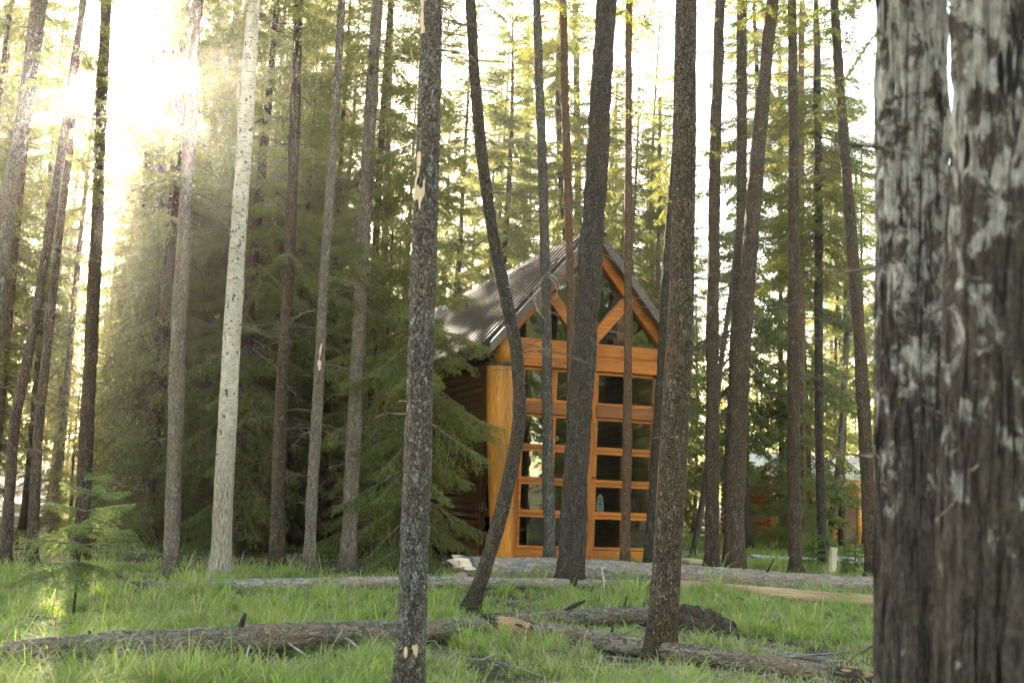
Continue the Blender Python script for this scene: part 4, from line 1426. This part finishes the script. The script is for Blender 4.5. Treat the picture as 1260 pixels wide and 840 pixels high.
# distant wood closing the view, one mass nobody could count
def far_wood():
    rng = np.random.default_rng(77)
    g = Geo()
    for _ in range(170):
        a = rng.uniform(-0.62, 0.62)
        d = rng.uniform(78, 150)
        x, y = d * math.sin(a), d * math.cos(a)
        z0 = gz1(x, y)
        H = rng.uniform(11, 17)
        v, q, t = tube([(x, y, z0 - 0.2), (x, y, z0 + H * 0.95)], [0.17, 0.03], 5, cap=False)
        g.add(v, q, m=1)
        n = 260
        h = rng.uniform(0.05, 1, n) ** 0.9
        r = (1 - h) * 2.4 * np.sqrt(rng.random(n)) + 0.15
        th = rng.uniform(0, 6.28, n)
        P = np.stack([x + r * np.cos(th), y + r * np.sin(th), z0 + h * H], 1)
        D = np.stack([np.cos(th), np.sin(th), np.full(n, -0.25)], 1)
        v, q, at_ = needles_from_nodes(rng, P, D, 2, 0.75, 0.26, 0.7, 0.5 + rng.normal(0, 0.15))
        g.add(v, q, m=0, att=np.clip(at_, 0, 0.8))
    o = g.obj('distant_wood', [NEEDLE_L, TWIG])
    tag(o, 'hazy far-off spruce wood closing the view behind the trees', 'wood', None, 'stuff')
far_wood()

# ------------------------------------------------------------------ fallen logs
def log(name, label, A, B, r0, r1, bark, cat='log', sides=28, sag=0.03, seed=0, broken=True, stubs=(), bare=None, lift=0.0, group=None):
    """A, B: photo pixels of the two ends (centre line) resting on the ground"""
    a = gnd(A[0], A[1], r0)
    b = gnd(B[0], B[1], r1)
    a[2] = gz1(a[0], a[1]) + r0 * 0.8 + lift
    b[2] = gz1(b[0], b[1]) + r1 * 0.8 + lift
    L = np.linalg.norm(b - a)
    t = thing(name, label, cat, tuple(a), 0, group)
    t.rotation_mode = 'QUATERNION'
    t.rotation_quaternion = Vector(b - a).to_track_quat('Z', 'Y')
    zz = np.linspace(0, L, max(6, int(L / 0.5)))
    rng = np.random.default_rng(seed)
    wob = rng.uniform(0, 6, 2)
    P = np.stack([sag * np.sin(zz * 0.9 + wob[0]), sag * np.sin(zz * 0.7 + wob[1]), zz], 1)
    R = np.interp(zz, [0, L], [r0, r1])
    P, R, s = resample(P, R, 0.05)
    def disp(r, an, s_):
        q = np.stack([np.cos(an) * 1.5, np.sin(an) * 1.5, s_ * 1.2], 1)
        o = r * 0.14 * vnoise(q, seed) + r * 0.08 * vnoise(np.stack([np.cos(an) * 6, np.sin(an) * 6, s_ * 6], 1), seed + 2)
        fq = np.stack([np.cos(an) * r * 30, np.sin(an) * r * 30, s_ * 1.6], 1)
        o = o - 0.012 * np.clip(1 - np.abs(vnoise(fq, seed + 5)) * 3, 0, 1)
        return o
    V, Q, T = tube(P, R, sides, disp)
    if broken:
        n = len(P)
        for end, sg in ((0, -1), (n - 1, 1)):
            an = np.linspace(0, 2 * math.pi, sides, endpoint=False)
            jag = 0.18 * vnoise(np.stack([np.cos(an) * 2.5, np.sin(an) * 2.5, np.full(sides, end * 1.0)], 1), seed) * r0 / 0.12
            V[end * sides:(end + 1) * sides, 2] += sg * (jag + 0.02)
            V[n * sides + (0 if end == 0 else 1), 2] += -sg * 0.05
    att = np.zeros(len(V))
    if bare:
        for z0, z1 in bare:
            nz = 1.1 * vnoise(V * np.array([14, 14, 2.2]), seed + 4) + 0.5 * vnoise(V * np.array([40, 40, 9.0]), seed + 6)
            att = np.maximum(att, np.clip(1.2 - np.abs((V[:, 2] - (z0 + z1) / 2) / ((z1 - z0) / 2)) ** 2 + nz - 0.3, 0, 1))
    g = Geo().add(V, Q, T, att=att)
    g.obj('trunk', bark, t, smooth=True)
    # branch stubs: (fraction, world direction, length, radius, pale)
    Rw = np.array(t.rotation_quaternion.to_matrix())
    for fr, d, ln, rr, pale in stubs:
        i = int(fr * (len(P) - 1))
        dl = Rw.T @ unit(np.array(d, float))
        c = P[i]
        side = np.cross(dl, rng.normal(size=3)) * (0.03 if pale else 0.12) * ln
        PP = np.stack([c, c + dl * ln * 0.5 + side * 0.6, c + dl * ln + side * 0.2])
        PP, RR, _ = resample(PP, [rr * 1.2 * (0.7 if pale else 1), rr * (0.7 if pale else 1), rr * 0.5], 0.03)
        V, Q, T = tube(PP, RR, 10, lambda r, a_, s_: r * 0.2 * vnoise(np.stack([np.cos(a_) * 2, np.sin(a_) * 2, s_ * 20], 1), 3))
        Geo().add(V, Q, T).obj('branch_stub', TWIG_PALE if pale else BARK_DARK, t, smooth=True)
    return t

log('fallen_log', 'thick mossy grey-brown log lying across the left foreground grass', (-110, 822), (600, 768), 0.155, 0.13, BARK_LOG, seed=1, sides=44, sag=0.04,
    stubs=((0.46, (0.25, -0.2, 1), 0.27, 0.03, False), (0.83, (0.2, -0.1, 1), 0.36, 0.022, False), (0.235, (-0.3, -0.2, 1), 0.2, 0.018, False), (0.29, (0.5, -1, -0.12), 0.75, 0.022, True), (0.49, (0.15, -1, -0.14), 0.6, 0.016, True), (0.42, (-0.2, -1, -0.16), 0.55, 0.014, True), (0.66, (0.5, -1, -0.1), 0.6, 0.016, True), (0.545, (0.6, -1, -0.12), 0.6, 0.013, True)))
log('fallen_log', 'brown barked log behind the leaning tree foot, ending at the rotten stump', (598, 760), (850, 750), 0.085, 0.14, BARK_LOG, seed=2, sides=32,
    stubs=((0.33, (0.75, -0.25, 0.5), 0.42, 0.03, False), (0.66, (0.1, -0.1, 1), 0.26, 0.018, False)))
log('fallen_log', 'split log with a pale broken end in the right foreground', (622, 771), (1140, 838), 0.12, 0.085, BARK_LOG, seed=3, sides=36, bare=((-0.3, 0.45), (3.6, 4.3)),
    stubs=((0.3, (0.1, 0.3, 1), 0.16, 0.02, False), (0.5, (-0.4, -1, 0.3), 0.3, 0.015, True)))
log('fallen_branch', 'thin grey bare branch lying beside the split log at right', (842, 778), (1030, 806), 0.055, 0.035, BARK_GLOG, cat='branch', seed=4, sides=18)
log('fallen_log', 'long thin grey log lying across the grass behind the foreground logs', (168, 722), (834, 719), 0.1, 0.085, BARK_GLOG, seed=5, sides=20, lift=0.05, stubs=((0.3, (0, -1, 0.6), 0.2, 0.012, True), (0.7, (0.2, -0.6, 1), 0.25, 0.012, True)))
log('fallen_log', 'barkless ochre log at right between the silver log and the sunlit grass', (836, 724), (1118, 742), 0.1, 0.135, BAREWOOD, seed=6, sides=28, lift=0.04)
log('fallen_log', 'big silver-grey log with a shattered end lying along the cabin front', (563, 696), (1130, 722), 0.22, 0.16, BARK_GLOG, seed=7, sides=36, lift=0.03, bare=((-0.4, 0.35),),
    stubs=((0.66, (0.4, -0.5, 0.9), 0.5, 0.016, False), (0.62, (0.1, -0.4, 1), 0.22, 0.02, False), (0.03, (-0.3, -0.3, 1), 0.22, 0.02, True), (0.36, (0.2, -0.8, 0.6), 0.2, 0.02, True)))
log('log_chunk', 'short pale log chunk beside the shattered end of the silver log', (553, 709), (577, 707), 0.075, 0.075, BAREWOOD, cat='log', seed=8, sides=20)

for q_, (A_, B_, r_, m_, lb_) in enumerate((((668, 752), (716, 738), 0.03, BARK_DARK, 'dark dead branch leaning on the brown log behind the split log'),
        ((650, 800), (790, 806), 0.022, BARK_GLOG, 'thin grey stick in the grass below the split log'),
        ((700, 792), (800, 770), 0.02, BARK_LOG, 'thin brown stick crossing behind the split log'),
        ((850, 764), (1000, 790), 0.03, BARK_LOG, 'slender brown branch lying beyond the grey bare branch at right'),
        ((905, 742), (1010, 762), 0.028, BARK_DARK, 'dark branch lying in the grass below the ochre log'),
        ((930, 812), (1060, 800), 0.02, BARK_GLOG, 'thin bleached stick across the litter at lower right'),
        ((600, 818), (668, 836), 0.016, BARK_GLOG, 'thin pale twig in the grass at the bottom centre'))):
    log('fallen_branch', lb_, A_, B_, r_, r_ * 0.6, m_, cat='branch', seed=20 + q_, sides=12, lift=0.03, sag=0.025)

# rotten stump with upturned roots
def stump():
    c = gnd(872, 782)
    t = thing('rotten_stump', 'dark crumbling rotten stump beside the dark scaly pine trunk', 'stump', (c[0], c[1], gz1(c[0], c[1])))
    n, m = 90, 46
    th = np.linspace(0, 2 * math.pi, n, endpoint=False)
    ph = np.linspace(0, math.pi / 2, m)
    TH, PH = np.meshgrid(th, ph)
    D = np.stack([np.cos(TH) * np.cos(PH), np.sin(TH) * np.cos(PH), np.sin(PH)], -1).reshape(-1, 3)
    r = 1 + 0.34 * fbm(D * 3.1, 3, 5) + 0.18 * np.abs(vnoise(D * np.array([9, 9, 3.0]), 4))
    V = D * r[:, None] * np.array([0.40, 0.28, 0.30])
    V[:, 2] += 0.05 - V[:, 0] * 0.35
    V[:n, 2] = -0.1
    i = np.arange(m - 1)[:, None] * n
    j = np.arange(n)[None, :]
    k = (j + 1) % n
    Q = np.stack([i + j, i + k, i + n + k, i + n + j], -1).reshape(-1, 4)
    Geo().add(V, Q).obj('stump_body', ROT, t, smooth=True)
    rng = np.random.default_rng(5)
    for q in range(7):
        a = rng.uniform(-0.6, 3.6)
        P = np.stack([[0.2 * math.cos(a), 0.15 * math.sin(a), 0.22], [0.36 * math.cos(a), 0.3 * math.sin(a), 0.2 + 0.1 * rng.random()], [0.6 * math.cos(a), 0.45 * math.sin(a) - 0.05, 0.02 * rng.random()]])
        PP, RR, _ = resample(P, [0.05, 0.04, 0.015], 0.04)
        v, q_, t_ = tube(PP, RR, 9, lambda r_, a_, s_: r_ * 0.25 * vnoise(np.stack([np.cos(a_) * 2, np.sin(a_) * 2, s_ * 14], 1), 3))
        Geo().add(v, q_, t_).obj('root', ROT, t, smooth=True)
stump()

# upright bleached stick and cut post
def stick(name, label, cat, px, py0, py1, Y, lean, r0, r1, m, sides=10, crook=0.03):
    a = atY(px, py0, Y)
    b = atY(px + lean, py1, Y)
    a0 = (a[0], a[1], gz1(a[0], a[1]))
    L = b[2] - a0[2]
    P = np.array([(0, 0, -0.08), ((b[0] - a[0]) * 0.5 + crook, 0, L * 0.5), (b[0] - a[0], 0, L)])
    PP, RR, _ = resample(P, [r0, (r0 + r1) / 2, r1], 0.03)
    v, q, t_ = tube(PP, RR, sides, lambda r_, a_, s_: r_ * 0.12 * vnoise(np.stack([np.cos(a_) * 2, np.sin(a_) * 2, s_ * 9], 1), 3))
    o = Geo().add(v, q, t_).obj(name, m, smooth=True, loc=a0)
    return tag(o, label, cat)
stick('broken_stick', 'bleached upright stick leaning on the thin grey log before the cabin door', 'stick', 742, 738, 698, 18.6, -2, 0.022, 0.012, TWIG_PALE)
stick('wooden_post', 'short pale cut post standing behind the silver log at right', 'post', 1023, 709, 673, 25.0, 3, 0.085, 0.08, PALEWOOD, 20, 0.0)

# ------------------------------------------------------------------ young spruces
TPL_YOUNG = templates(9, 6, 0.62, 0.04, 0.016, 4, 0.032, 0.008, droop=(0.02, 0.22))
def sapling(label, px, py, Y, H, z0, Lm, seed, whorl=0.13, per=4, stem=0.016, lean=0.0):
    rng = np.random.default_rng(seed)
    c = atY(px, py, Y)
    t = thing('spruce_sapling', label, 'sapling', (c[0], c[1], gz1(c[0], c[1])))
    P = np.array([(0, 0, -0.05), (0.01, 0, H * 0.5), (lean, 0.01, H)])
    PP, RR, _ = resample(P, [stem, stem * 0.8, 0.004], 0.04)
    v, q, t_ = tube(PP, RR, 10)
    g = Geo().add(v, q, t_)
    for _ in range(6):
        dead_twig(g, rng, np.array([0.0, 0, rng.uniform(0.03, z0 + 0.1)]), rng.uniform(0, 6.28), rng.uniform(0.12, 0.35), 0.0, m=0, sub=False, r0=0.005)
    g.obj('trunk', BARK_DARK, t, smooth=True)
    gc = Geo()
    z = z0
    while z < H:
        f = (z - z0) / (H - z0)
        for b in range(per):
            L = Lm * (1 - f) ** 0.7 * rng.uniform(0.6, 1.1) + 0.06
            put_branch(gc, TPL_YOUNG[rng.integers(6)], np.array([lean * (z / H) ** 2, 0, z]), rng.uniform(0, 6.28), 0.05 + 0.5 * f + rng.normal(0, 0.1), L / 0.62, rng)
        z += whorl * rng.uniform(0.8, 1.2)
    gc.obj('crown', [NEEDLE_Y, TWIG], t)
    return t
sapling('young feathery spruce sapling on a thin dark stem in the left grass', 90, 758, 13.2, 1.66, 0.62, 0.9, 1, lean=0.09, per=4, whorl=0.17)
sapling('small green spruce seedling directly left of the pale cut post', 1000, 703, 27.5, 1.15, 0.1, 0.48, 2, per=5, whorl=0.1)
sapling('small green spruce seedling right of the pale cut post', 1052, 706, 27.0, 1.0, 0.08, 0.5, 3, per=5, whorl=0.1)
sapling('low tufty spruce seedling at the end of the thin grey log before the cabin', 790, 732, 18.4, 0.36, 0.03, 0.34, 4, per=6, whorl=0.06)
sapling('low spruce seedling against the left side of the big foreground trunks', 1092, 705, 29.0, 1.0, 0.1, 0.5, 5, per=5, whorl=0.1)

# ------------------------------------------------------------------ grass
def grass():
    rng = np.random.default_rng(5)
    NT_ = 25000
    ty = 6.5 + (29 - 6.5) * rng.random(NT_) ** 1.3
    tx = rng.uniform(-1, 1, NT_) * (0.5 * ty + 1.2)
    tcl = vnoise(np.stack([tx * 0.9, ty * 0.9, np.zeros(NT_)], 1), 31) * 0.6 + vnoise(np.stack([tx * 3.1, ty * 3.1, np.zeros(NT_)], 1), 32) * 0.5
    tk = tcl + rng.normal(0, 0.22, NT_) > -0.16
    tx, ty, tcl = tx[tk], ty[tk], tcl[tk]
    tsz = np.exp(rng.normal(0, 0.28, len(tx)))
    tti = rng.normal(0, 0.13, len(tx))
    cnt = rng.integers(16, 34, len(tx))
    ii = np.repeat(np.arange(len(tx)), cnt)
    m_ = len(ii)
    aa = rng.uniform(0, 6.28, m_)
    rr_ = np.abs(rng.normal(0, 0.055, m_))
    x, y = tx[ii] + rr_ * np.cos(aa), ty[ii] + rr_ * np.sin(aa)
    cl, sz, ti = tcl[ii], tsz[ii], tti[ii]
    keep = np.ones(m_, bool)
    edge = 19.6 + 0.6 * vnoise(np.stack([x * 0.5, y * 0, y * 0], 1), 8)
    keep &= ~((y > edge) & (x < -0.5) & (rng.random(m_) > 0.06))
    bare = np.exp(-(((x - 2.8) / 2.2) ** 2 + ((y - 11.0) / 1.3) ** 2))
    keep &= rng.random(m_) > bare * 0.9
    u = (x - C0[0]) * E1[0] + (y - C0[1]) * E1[1]
    v_ = (x - C0[0]) * E2[0] + (y - C0[1]) * E2[1]
    keep &= ~((u > -0.6) & (u < HW + 0.5) & (v_ > -0.25))
    for fx, fy, fr in FEET:
        d_ = np.hypot(x - fx, y - fy)
        keep &= rng.random(m_) < np.clip((d_ - fr * 1.2) / 0.35, 0.0, 1)
    x, y, cl, bare, sz, ti, aa = x[keep], y[keep], cl[keep], bare[keep], sz[keep], ti[keep], aa[keep]
    n = len(x)
    z = gz(x, y)
    H = (0.115 + 0.105 * np.clip(cl, -0.4, 1)) * sz * rng.uniform(0.45, 1.3, n) * (1 - 0.4 * bare)
    tall = rng.random(n) < 0.06
    H = np.where(tall, H * 1.7, H)
    far = np.clip((y - 8) / 14, 0, 1)
    wd = (0.0034 + 0.0036 * far) * rng.uniform(0.7, 1.4, n)
    a = aa + rng.normal(0, 0.7, n)
    ln = rng.uniform(0.35, 1.5, n) * H
    dx, dy = np.cos(a), np.sin(a)
    sx, sy = -dy * wd, dx * wd
    lev = [(0.0, 0.0, 1.0), (0.45, 0.16, 0.95), (0.8, 0.5, 0.75), (0.92, 1.0, 0.06)]
    rings = []
    for hz, lx, wf in lev:
        cx, cy_, cz = x + dx * ln * lx, y + dy * ln * lx, z - 0.01 + H * hz
        rings.append(np.stack([cx - sx * wf, cy_ - sy * wf, cz], 1))
        rings.append(np.stack([cx + sx * wf, cy_ + sy * wf, cz], 1))
    V = np.stack(rings, 1).reshape(-1, 3)
    b = np.arange(n)[:, None] * 8
    Q = np.concatenate([b + np.array([[0, 1, 3, 2]]), b + np.array([[2, 3, 5, 4]]), b + np.array([[4, 5, 7, 6]])])
    tint = np.clip(0.38 + 0.22 * cl + ti + rng.normal(0, 0.13, n), 0, 0.82)
    tint = np.where(rng.random(n) < 0.17 + 0.4 * bare + 0.15 * (cl < -0.1), 0.95, tint)
    o = Geo().add(V, Q, att=np.repeat(tint, 8)).obj('grass', GRASS, smooth=True)
    tag(o, 'tufted green meadow grass with dry straw between the fallen logs', 'grass', None, 'stuff')
    # short bright turf beyond the gravel path on the right and sparse tufts under the trees
    N1 = 60000
    y = rng.uniform(29.5, 52, N1)
    x = rng.uniform(5, 26, N1)
    ok = ~((y > 31.6) & (y < 35.4)) & (vnoise(np.stack([x * 0.8, y * 0.8, y * 0], 1), 3) > -0.25)
    x, y = x[ok], y[ok]
    n = len(x)
    z = gz(x, y)
    H = rng.uniform(0.08, 0.22, n)
    a = rng.uniform(0, 6.28, n)
    dx, dy = np.cos(a), np.sin(a)
    wd = 0.013
    P0 = np.stack([x - dy * wd, y + dx * wd, z - 0.01], 1)
    P1 = np.stack([x + dy * wd, y - dx * wd, z - 0.01], 1)
    P2 = np.stack([x + dx * H * 0.5, y + dy * H * 0.5, z + H], 1)
    o = Geo().add(np.stack([P0, P1, P2], 1).reshape(-1, 3), None, np.arange(n * 3).reshape(-1, 3), att=np.repeat(np.clip(rng.normal(0.5, 0.15, n), 0, 0.82), 3)).obj('turf', GRASS)
    tag(o, 'short bright turf along the gravel path before the distant cabin', 'grass', None, 'stuff')
grass()

# fallen twigs and litter on the forest floor
def litter():
    rng = np.random.default_rng(15)
    g = Geo()
    for _ in range(1800):
        y = 7.5 + 22 * rng.random() ** 1.2
        x = rng.uniform(-1, 1) * (0.48 * y + 0.5)
        L = rng.uniform(0.08, 0.5)
        a = rng.uniform(0, 6.28)
        z = gz1(x, y) + 0.015
        P = np.array([(x, y, z), (x + math.cos(a) * L * 0.5, y + math.sin(a) * L * 0.5, z + rng.uniform(0.0, 0.07)), (x + math.cos(a + 0.3) * L, y + math.sin(a + 0.3) * L, z + rng.uniform(0, 0.05))])
        v, q, t = tube(P, [0.006, 0.005, 0.002], 4, cap=False)
        g.add(v, q, m=int(rng.random() < 0.4))
    o = g.obj('twig_litter', [TWIG, TWIG_PALE])
    tag(o, 'dry twigs littering the ground among the grass', 'twigs', None, 'stuff')
litter()

# ------------------------------------------------------------------ sunlit air between the trees
def haze():
    g = Geo()
    box(g, -120, 120, -32, 185, -2.0, 40)
    m, n, out = mat('haze_air')
    v = n.nodes.new('ShaderNodeVolumePrincipled')
    v.inputs['Color'].default_value = (0.95, 0.93, 0.88, 1)
    v.inputs['Density'].default_value = 0.00058
    v.inputs['Anisotropy'].default_value = 0.91
    n.links.new(v.outputs[0], out.inputs['Volume'])
    o = g.obj('haze', m)
    o['kind'] = 'stuff'
haze()
